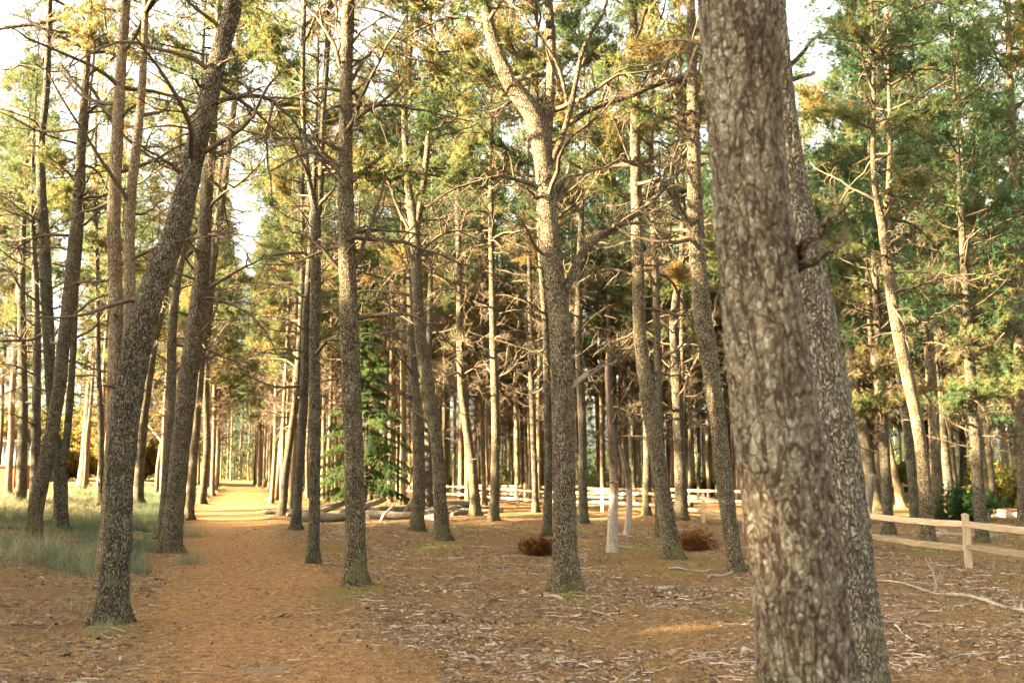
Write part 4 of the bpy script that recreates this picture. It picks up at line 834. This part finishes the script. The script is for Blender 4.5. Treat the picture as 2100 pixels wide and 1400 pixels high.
log_obj(G(930, 1058), G(1000, 1044), .07, 'thin grey fallen log in front of the bent-footed pine', stubs=4)
log_obj(G(1808, 1193), G(1955, 1222), .017, 'long bleached fallen branch on the needles at right, its thin end', 'fallen_branch', cat='branch', m=M_DEAD, stubs=2, bend=.06)
log_obj(G(1950, 1222), G(2120, 1256), .024, 'long bleached fallen branch on the needles at right, its thick end', 'fallen_branch', cat='branch', m=M_DEAD, stubs=1, bend=.05)
log_obj(G(1915, 1098), G(2045, 1104), .06, 'pale fallen log behind the near fence post', m=M_DEAD, stubs=4)
log_obj(G(2030, 1058), G(2110, 1062), .13, 'thick sunlit fallen log at the right edge behind the fence', m=M_DEAD, stubs=2)
log_obj(G(1452, 1188), G(1497, 1174), .022, 'pale curved fallen branch at the foot of the warm-topped pine', 'fallen_branch', cat='branch', m=M_DEAD, stubs=0)
log_obj(G(1370, 1168), G(1462, 1170), .02, 'dark fallen branch lying right of the tall left-leaning pine', 'fallen_branch', cat='branch', m=M_LOG, stubs=3)
log_obj(G(1250, 1096), G(1345, 1104), .02, 'pale fallen branch lying between the bleached snag and the left-leaning pine', 'fallen_branch', cat='branch', m=M_DEAD, stubs=2)
log_obj(G(1150, 1232), G(1075, 1214), .02, 'pale fallen branch left of the foot of the big central pine', 'fallen_branch', cat='branch', m=M_DEAD, stubs=0)
log_obj(G(950, 1352), G(1000, 1362), .02, 'pale stick with a twin lying in the litter of the foreground', 'stick', cat='stick', m=M_DEAD, stubs=1, k=7)
log_obj(G(922, 1325), G(938, 1292), .010, 'thin reddish stick lying lengthwise in the foreground litter', 'stick', cat='stick', m=M_RAIL_RED, stubs=0, k=6)
def snag(b, t, label, m, name='dead_tree', stubs=8, cat='dead tree', flare=True, upper=None):
    g = G(*b[:2]); Y = g[1]; line = np.array([[g[0], g[1], g[2] - .1, b[2] / 2 * Y / FPX]] + px_line(t, Y)); base = g.copy(); line[:, :3] -= base
    root = empty(name, base); tag(root, label, cat); cut = upper or len(line)
    mb = MB(); P = trunk_piece(mb, line[:cut], .04, 18, int(g[0] * 7) % 60, flare=False, amp=.34); mb.build('trunk', [m], root)
    if upper:
        mb = MB(); trunk_piece(mb, line[cut - 1:], .08, 12, 3, flare=False, amp=.3, s0=2.); mb.build('upper_trunk', [M_BARK_SUNWARM], root)
    for s in range(stubs):
        zz = rng.uniform(.35, 1) * line[-1, 2]; q = max(0, np.searchsorted(line[:, 2], zz) - 1); f = (zz - line[q, 2]) / max(1e-3, line[min(q + 1, len(line) - 1), 2] - line[q, 2]); p = line[q] + (line[min(q + 1, len(line) - 1)] - line[q]) * f
        a = rng.uniform(0, 6.28); kind = 's' if rng.random() < .5 or zz < 2 else 'l'
        place(pool_mesh(kind, int(rng.integers(8))), 'branch', root, frame(p[:3], (math.cos(a), math.sin(a), rng.uniform(-.1, .5)), sc=rng.uniform(.5, .9)))
snag((1255, 1132, 26), [(1256, 1090, 20), (1257, 1050, 18), (1259, 1000, 17), (1258, 960, 16), (1255, 925, 16), (1252, 850, 14), (1248, 800, 12), (1244, 745, 9), (1245, 722, 3)], 'bleached barkless dead tree right of the big central pine', M_SNAG, stubs=16)
snag((1284, 1096, 14), [(1290, 1060, 12), (1292, 1025, 12), (1290, 990, 12), (1284, 960, 13), (1278, 935, 12), (1270, 912, 5)], 'short curved dead trunk with a peeled broken top right of the bleached dead tree', M_SNAG, stubs=3)
snag((1774, 1072, 24), [(1778, 1040, 20), (1783, 1010, 17), (1790, 972, 15)], 'leaning grey weathered stump behind the near fence rails', M_LOG, 'stump', 2, 'stump', False)

# ------------------------------------------------------------------ young spruce, rusty bushes, shrubs
rng = np.random.default_rng(41)
def spruce(b, hgt, rad, z0, label):
    g = G(*b); root = empty('young_spruce', g); tag(root, label, 'tree')
    mb = MB(); trunk_piece(mb, np.array([[0, 0, -.1, .075], [.02, 0, hgt * .5, .045], [.0, .02, hgt, .008]]), .15, 10, 4); mb.build('trunk', [M_BARK_DARK], root)
    cr = MB(); P = []; A = []; T = []; az = 0
    nb = 120
    for k in range(nb):
        t = (k / nb) ** 1.25; z = z0 + (hgt - z0) * t; az += 2.4 + rng.normal(0, .3); L = rad * (1 - t) ** .75 * rng.uniform(.35, 1.2) + .12
        Q_ = walk((0, 0, z), (math.cos(az), math.sin(az), .25), L, 8, .06, (0, 0, -.75)); tube(cr, Q_, np.linspace(.016, .004, 9), 4, mat=1, cap=False)
        sd = np.array([-math.sin(az), math.cos(az), 0]); tn = rng.uniform(.1, .8)
        for q in range(2, 9):
            for s in (-1, 1):
                l2 = L * .34 * (1.1 - q / 11); W_ = walk(Q_[q], nrm(Q_[q] - Q_[q - 1]) * .9 + sd * s * .9 + (0, 0, -.15), l2, 4, .08, (0, 0, -.5)); tube(cr, W_, np.linspace(.005, .003, 5), 3, mat=1, cap=False)
                for e in range(1, 5):
                    for _ in range(2): P.append(W_[e] + rng.normal(0, .03, 3)); A.append(nrm(W_[e] - W_[e - 1]) + (0, 0, -.2)); T.append(tn + rng.normal(0, .12))
            P.append(Q_[q]); A.append(nrm(Q_[q] - Q_[q - 1])); T.append(tn)
    needles(cr, np.array(P), np.array(A), 12, (.06, .10), .019, np.clip(T, 0, 1), spread=.6); cr.build('crown', [M_SPRUCE, M_TWIG], root)
spruce((748, 1046), 7.3, 2.15, .7, 'bright green young spruce behind the tall straight pine')
def bush(b, wd, hh, label, m, name, nst=34, ln=(.05, .09), nw=.01, tl=(0, 1), per=26, back=.06, wood=None):
    g = G(*b); root = empty(name, g); tag(root, label, 'bush')
    st = MB(); P = []; A = []; T = []
    for k in range(nst):
        a = rng.uniform(0, 6.28); e = rng.uniform(.1, 1.0); d = np.array([math.cos(a) * e, math.sin(a) * e, rng.uniform(.35, 1.0)]); L = hh * rng.uniform(.55, 1.15) / max(.45, nrm(d)[2]) * .8; L = min(L, wd * .75)
        Q_ = walk((rng.normal(0, wd * .1), rng.normal(0, wd * .1), -.03), d, L, 6, .16); tube(st, Q_, np.linspace(.009, .003, 7), 4, cap=False); tn = rng.uniform(*tl)
        for q in range(per):
            i = rng.integers(2, 7); P.append(Q_[i] + rng.normal(0, .045 + .03 * wd, 3)); A.append(nrm(Q_[i] - Q_[i - 1]) + rng.normal(0, .6, 3)); T.append(tn + rng.normal(0, .12))
    P = np.array(P); P[:, 2] = np.abs(P[:, 2]) + .02
    st.build('stem', [wood or M_TWIG], root); lf = MB(); needles(lf, P, np.array(A), 12, ln, nw, np.clip(T, 0, 1), back=back); lf.build('foliage', [m], root)
bush((1100, 1138), .54, .36, 'rust-red dead brush clump on the ground left of the big central pine', M_RUST, 'dead_bush', 70, per=13, nw=.008)
bush((1426, 1126), .58, .36, 'rust-red dead brush clump right of the tall left-leaning pine', M_RUST, 'dead_bush', 70, per=13, nw=.008)
bush((1990, 1068), 1.5, 1.15, 'dark green bush behind the near fence post', M_SPRUCE, 'bush', 60, (.06, .11), .018, (0, .3), 60)  # foliage tint held dark, painting in the shade it stands in
for (px, py, wd, hh, lb) in ((2062, 1040, 2.2, 1.6, 'golden leafy bush at the right edge behind the dark bush'), (1915, 1010, 2.6, 2.6, 'golden bush in the sun left behind the dark bush'), (1850, 1012, 2.6, 2.8, 'golden bush glowing behind the split-topped pine'),
        (1815, 1010, 2.2, 2.0, 'golden bush low behind the leaning grey stump'), (2020, 1005, 2.8, 2.4, 'tall golden bush under the bright thin trunk at right'), (920, 1000, 1.6, 1.2, 'small yellow bush in the sun behind the pale fence at its far end'), (1450, 1015, 1.2, .8, 'low green bush behind the reddish fence')):
    bush((px, py), wd, hh, lb, M_SHRUB, 'bush', 46, (.10, .18), .05, (.2, 1), 46, wood=M_TWIG)
for k, (px, py, lb) in enumerate(((20, 985, 'tall golden bush rising behind the white building beyond the orange shed'), (150, 985, 'tall golden bush behind the middle of the white building'), (262, 986, 'tall golden bush in the sun, seen between the dark leaning pine and its neighbours'))):
    bush((px, py), 8.5, 7.6, lb, M_SHRUB, 'bush', 90, (.25, .45), .11, (.5, 1), 80)

# ------------------------------------------------------------------ buildings at the left
def boxm(mb, a, b):
    (x0, y0, z0), (x1, y1, z1) = a, b
    v = [(x0, y0, z0), (x1, y0, z0), (x1, y1, z0), (x0, y1, z0), (x0, y0, z1), (x1, y0, z1), (x1, y1, z1), (x0, y1, z1)]
    mb.add(v, [(0, 3, 2, 1), (4, 5, 6, 7), (0, 1, 5, 4), (1, 2, 6, 5), (2, 3, 7, 6), (3, 0, 4, 7)])
def part(name, boxes, m, root):
    mb = MB()
    for a, b in boxes: boxm(mb, a, b)
    return mb.build(name, m, root, smooth=False)
M_ORANGE = plain('orange_paint', (0.33, 0.085, 0.008)); M_ORANGE_D = plain('dark_orange_trim', (0.26, 0.08, 0.02)); M_WHITE = plain('white_wall_paint', (0.33, 0.34, 0.34)); M_FRAME = plain('grey_blue_frame', (0.22, 0.28, 0.33))
M_SIDING = plain('pale_blue_siding', (0.22, 0.26, 0.29)); M_ROOF = plain('dark_roof', (0.06, 0.06, 0.065))
mg, n, L, B = mat('window_glass'); B.inputs['Base Color'].default_value = (.5, .56, .6, 1); B.inputs['Roughness'].default_value = .12; M_GLASS = mg
g = G(10, 1004); d = g[1]; pr = at(26, 990, d)
root = empty('orange_shed', (pr[0], d, g[2])); tag(root, 'small bright orange plank shed at the left edge of the view', 'shed')
hh = 1.25
part('wall', [((-2.6 + i * .26, 0, -.1), (-2.6 + (i + 1) * .26 - .012, .05, hh)) for i in range(10)] + [((-.05, .052, -.1), (-.002, 1.9, hh)), ((-2.6, .052, -.1), (-2.55, 1.9, hh)), ((-2.548, 1.85, -.1), (-.052, 1.9, hh))], M_ORANGE, root)
part('roof', [((-2.75, -.12, hh + .002), (.08, 2.05, hh + .07))], M_ORANGE_D, root); part('corner_post', [((.0, -.03, -.1), (.07, .06, hh))], M_ORANGE_D, root)
D = 82.0; xl = at(-190, 950, D)[0]; xr = at(66, 950, D)[0]; xm = at(38, 950, D)[0]; zt = at(0, 906, D)[2]
root = empty('white_building', (0, D, 0)); tag(root, 'white low building with a wide window wall at the left edge, behind the orange shed', 'building')
part('wall', [((xl, .3, -.3), (xm, 7, zt)), ((xm + .005, .6, -.3), (xr, 7, zt - .35))], M_WHITE, root)
part('siding', [((xm + .2, .55, -.3 + k * .24), (xr - .1, .595, -.3 + k * .24 + .225)) for k in range(int((zt) / .24))], M_SIDING, root)
nw = 9; wx = (xm - xl - .6) / nw
for k in range(nw):
    x0 = xl + .3 + k * wx
    f = part('window', [((x0, .2, .75), (x0 + wx - .1, .298, .83)), ((x0, .2, zt - .35), (x0 + wx - .1, .298, zt - .27)), ((x0, .2, .832), (x0 + .08, .298, zt - .352)), ((x0 + wx - .18, .2, .832), (x0 + wx - .1, .298, zt - .352)), ((x0 + .082, .215, (zt + .5) / 2), (x0 + wx - .182, .29, (zt + .5) / 2 + .06))], M_FRAME, root)
    part('pane', [((x0 + .081, .24, .831), (x0 + wx - .181, .26, zt - .351))], M_GLASS, f)
mb = MB(); boxm(mb, (xl - .4, -.5, zt + .003), (xm + .3, 7.5, zt + .18)); boxm(mb, (xm + .305, .1, zt - .345), (xr + .4, 7.5, zt - .2)); mb.build('roof', M_ROOF, root, smooth=False)

# ------------------------------------------------------------------ dune grass left of the path
rng = np.random.default_rng(51)
def blades(mb, pos, hgt, tint, lean=.55, wd=.006, segs=3):
    N = len(pos); a = rng.uniform(0, 6.28, N); d = np.stack([np.cos(a), np.sin(a), np.zeros(N)], 1); sd = np.stack([-d[:, 1], d[:, 0], np.zeros(N)], 1); ln = np.abs(rng.normal(lean, .3, N))[:, None]
    V = []
    for s in range(segs + 1):
        t = s / segs; c = pos + d * (hgt[:, None] * ln * t ** 1.8) + np.array([0, 0, 1]) * (hgt[:, None] * (t - .28 * ln * t * t)); ww = wd * (1 - t * .85) * .5 * (1 + pos[:, 1:2] * .03); V += [c - sd * ww, c + sd * ww]
    V = np.stack(V, 1); nv = 2 * (segs + 1); o = (np.arange(N) * nv)[:, None, None]; q = np.array([[2 * s, 2 * s + 1, 2 * s + 3, 2 * s + 2] for s in range(segs)])[None]
    mb.add(V.reshape(-1, 3), (o + q).reshape(-1, 4), tint=np.repeat(np.clip(tint, 0, 1), nv))
N = 5200; y = 11 + 60 * rng.random(N) ** 1.5; x = path_x(y) - 1.0 - rng.exponential(3.6, N)
den = vnoise(x * .9, y * .9, 12) * .6 + vnoise(x * .3, y * .3, 14) * .5; keep = (den + rng.normal(0, .09, N) > .42 + .38 * sstep(18, 11, y) - .12 * sstep(18, 35, y)) & (lateral(x, y) < -1.15 - .9 * vnoise(y * .7, x * .2, 4)) & (x > -.56 * y - 3)
x, y, den = x[keep], y[keep], den[keep]; tn = .36 + 1.1 * (vnoise(x * .5, y * .5, 20) - .5) + rng.normal(0, .18, len(x)) + .12 * sstep(24, 45, y); tr = rng.uniform(.03, .13, len(x)); th_ = rng.uniform(.09, .34, len(x)) * (.6 + .6 * den)
M_ = 34; rp = lambda a: np.repeat(a, M_); X_ = rp(x) + rng.normal(0, 1, len(x) * M_) * rp(tr); Y_ = rp(y) + rng.normal(0, 1, len(x) * M_) * rp(tr)
mb = MB(); blades(mb, np.stack([X_, Y_, height(X_, Y_) - .01], 1), rp(th_) * rng.uniform(.5, 1.25, len(X_)), rp(tn) + rng.normal(0, .13, len(X_)), .75); o = mb.build('grass', M_GRASS); o['kind'] = 'stuff'
print('blades', len(x))
for px, py, lb, r, nn in ((388, 1155, 'straw-coloured grass tuft at the right foot of the S-bend pine', .16, 260), (390, 1100, 'green-grey grass tuft behind the S-bend pine at the path edge', .22, 300), (212, 1295, 'small yellowish grass tuft at the foot of the dark leaning pine', .09, 90), (135, 1190, 'dry thin grass tuft in the foreground left of the dark leaning pine', .1, 60), (195, 1170, 'dry grass tuft just left of the dark leaning pine', .1, 70)):
    g = G(px, py); p = np.stack([rng.normal(0, r, nn), rng.normal(0, r, nn), np.zeros(nn)], 1); mb = MB(); blades(mb, p, rng.uniform(.15, .42, nn) * (.6 if r < .12 else 1), rng.normal(.78 if 'green' not in lb else .4, .12, nn), .8, .005); o = mb.build('grass_tuft', M_GRASS); o.location = g; tag(o, lb, 'grass tuft')

# ------------------------------------------------------------------ litter: bark chips, cones, broken twigs, loose needles
rng = np.random.default_rng(61)
m, n, L, B = mat('litter_wood'); t = node(n, 'ShaderNodeAttribute', attribute_name='tint')
L.new(ramp(n, L, t.outputs['Fac'], [(0.0, (0.035, 0.022, 0.015)), (0.3, (0.12, 0.075, 0.045)), (0.5, (0.26, 0.18, 0.12)), (0.75, (0.40, 0.31, 0.24)), (0.9, (0.26, 0.29, 0.22)), (1.0, (0.44, 0.37, 0.29))]), B.inputs['Base Color']); B.inputs['Roughness'].default_value = .9; M_LIT = m
def scatter(N, y0, y1, pw=1.7):
    y = y0 + (y1 - y0) * rng.random(N) ** pw; x = rng.uniform(-.62, .62, N) * (y + 1); l = lateral(x, y); k = (np.abs(l) > 1.15) | (rng.random(N) < .24); k &= (l > 0) | (rng.random(N) < .45); k &= vnoise(x * .8, y * .8, 30) * .6 + vnoise(x * 2.3, y * 2.3, 31) * .4 > rng.uniform(.36, .66, N); return x[k], y[k]
lit = MB()
x, y = scatter(150000, 2.4, 34); N = len(x); a = rng.uniform(0, 6.28, N); ln = np.exp(rng.normal(-3.9, .62, N)).clip(.006, .10) ; wd = ln * rng.uniform(.12, .45, N); wd = np.minimum(wd, .03); th = rng.uniform(.003, .008, N)
d = np.stack([np.cos(a), np.sin(a), rng.normal(0, .18, N)], 1) * ln[:, None]; s_ = np.stack([-np.sin(a), np.cos(a), rng.normal(0, .2, N)], 1) * wd[:, None]; c = np.stack([x, y, height(x, y) + th + rng.uniform(0, .008, N)], 1); up = np.array([0, 0, 1.]) * th[:, None]
j = lambda: rng.uniform(.6, 1.1, (N, 1))
V = np.stack([c - d * j() - s_ * j() * .7, c + d * j() - s_ * j() * .5, c + d * j() * .9 + s_ * j(), c - d * j() * .8 + s_ * j(), c - d * .7 + up, c + d * .75 + up * 1.4], 1)
f = np.array([[0, 1, 5], [0, 5, 4], [1, 2, 5], [2, 3, 5], [3, 4, 5], [3, 0, 4]]); lit.add(V.reshape(-1, 3), t=((np.arange(N) * 6)[:, None, None] + f[None]).reshape(-1, 3), tint=np.repeat(np.clip(rng.normal(.33, .25, N), 0, 1), 6))
# cones
x, y = scatter(4200, 2.4, 22); N = len(x); ico = np.array([[0, 0, 1.3], [.9, 0, .3], [.28, .85, .3], [-.73, .53, .3], [-.73, -.53, .3], [.28, -.85, .3], [0, 0, -.8]]); fi = np.array([[0, 1, 2], [0, 2, 3], [0, 3, 4], [0, 4, 5], [0, 5, 1], [6, 2, 1], [6, 3, 2], [6, 4, 3], [6, 5, 4], [6, 1, 5]])
r = rng.uniform(.009, .022, N); V = ico[None] * r[:, None, None] * rng.uniform(.8, 1.2, (N, 7, 1)); V += np.stack([x, y, height(x, y) + r * .6], 1)[:, None]; lit.add(V.reshape(-1, 3), t=((np.arange(N) * 7)[:, None, None] + fi[None]).reshape(-1, 3), tint=np.repeat(rng.uniform(0, .22, N), 7))
# twigs
x, y = scatter(5000, 2.6, 28)
for a, b in zip(x, y):
    l2 = math.exp(rng.normal(-1.75, .5)); an = rng.uniform(0, 6.28); P = walk((a, b, float(height(a, b)) + .008), (math.cos(an), math.sin(an), 0), l2, 4, .16); P[:, 2] = height(P[:, 0], P[:, 1]) + rng.uniform(.004, .02, 5); tube(lit, P, np.linspace(.0065, .003, 5) * rng.uniform(.6, 1.5), 4, tint=np.clip(rng.normal(.6, .25), 0, 1))
o = lit.build('litter', M_LIT, smooth=False); o['kind'] = 'stuff'
# loose needles catching the light
x, y = scatter(5, 2, 3); N = 260000; y = 2.3 + 18 * rng.random(N) ** 1.7; x = rng.uniform(-.6, .6, N) * (y + .6); a = rng.uniform(0, 6.28, N); l = rng.uniform(.025, .055, N)
d = np.stack([np.cos(a), np.sin(a), rng.normal(0, .22, N)], 1) * l[:, None]; s_ = np.stack([-np.sin(a), np.cos(a), np.zeros(N)], 1) * .0022; c = np.stack([x, y, height(x, y) + rng.uniform(.003, .012, N)], 1)
nd = MB(); V = np.stack([c - d - s_, c - d + s_, c + d], 1); nd.add(V.reshape(-1, 3), t=np.arange(3 * N).reshape(-1, 3), tint=np.repeat(rng.uniform(.1, 1, N), 3))
mn, n, L, B = mat('fallen_needles'); t = node(n, 'ShaderNodeAttribute', attribute_name='tint'); L.new(ramp(n, L, t.outputs['Fac'], [(0, (.06, .028, .012)), (.55, (.34, .165, .06)), (1, (.52, .33, .16))]), B.inputs['Base Color']); B.inputs['Roughness'].default_value = .8
o = nd.build('fallen_needles', mn); o['kind'] = 'stuff'
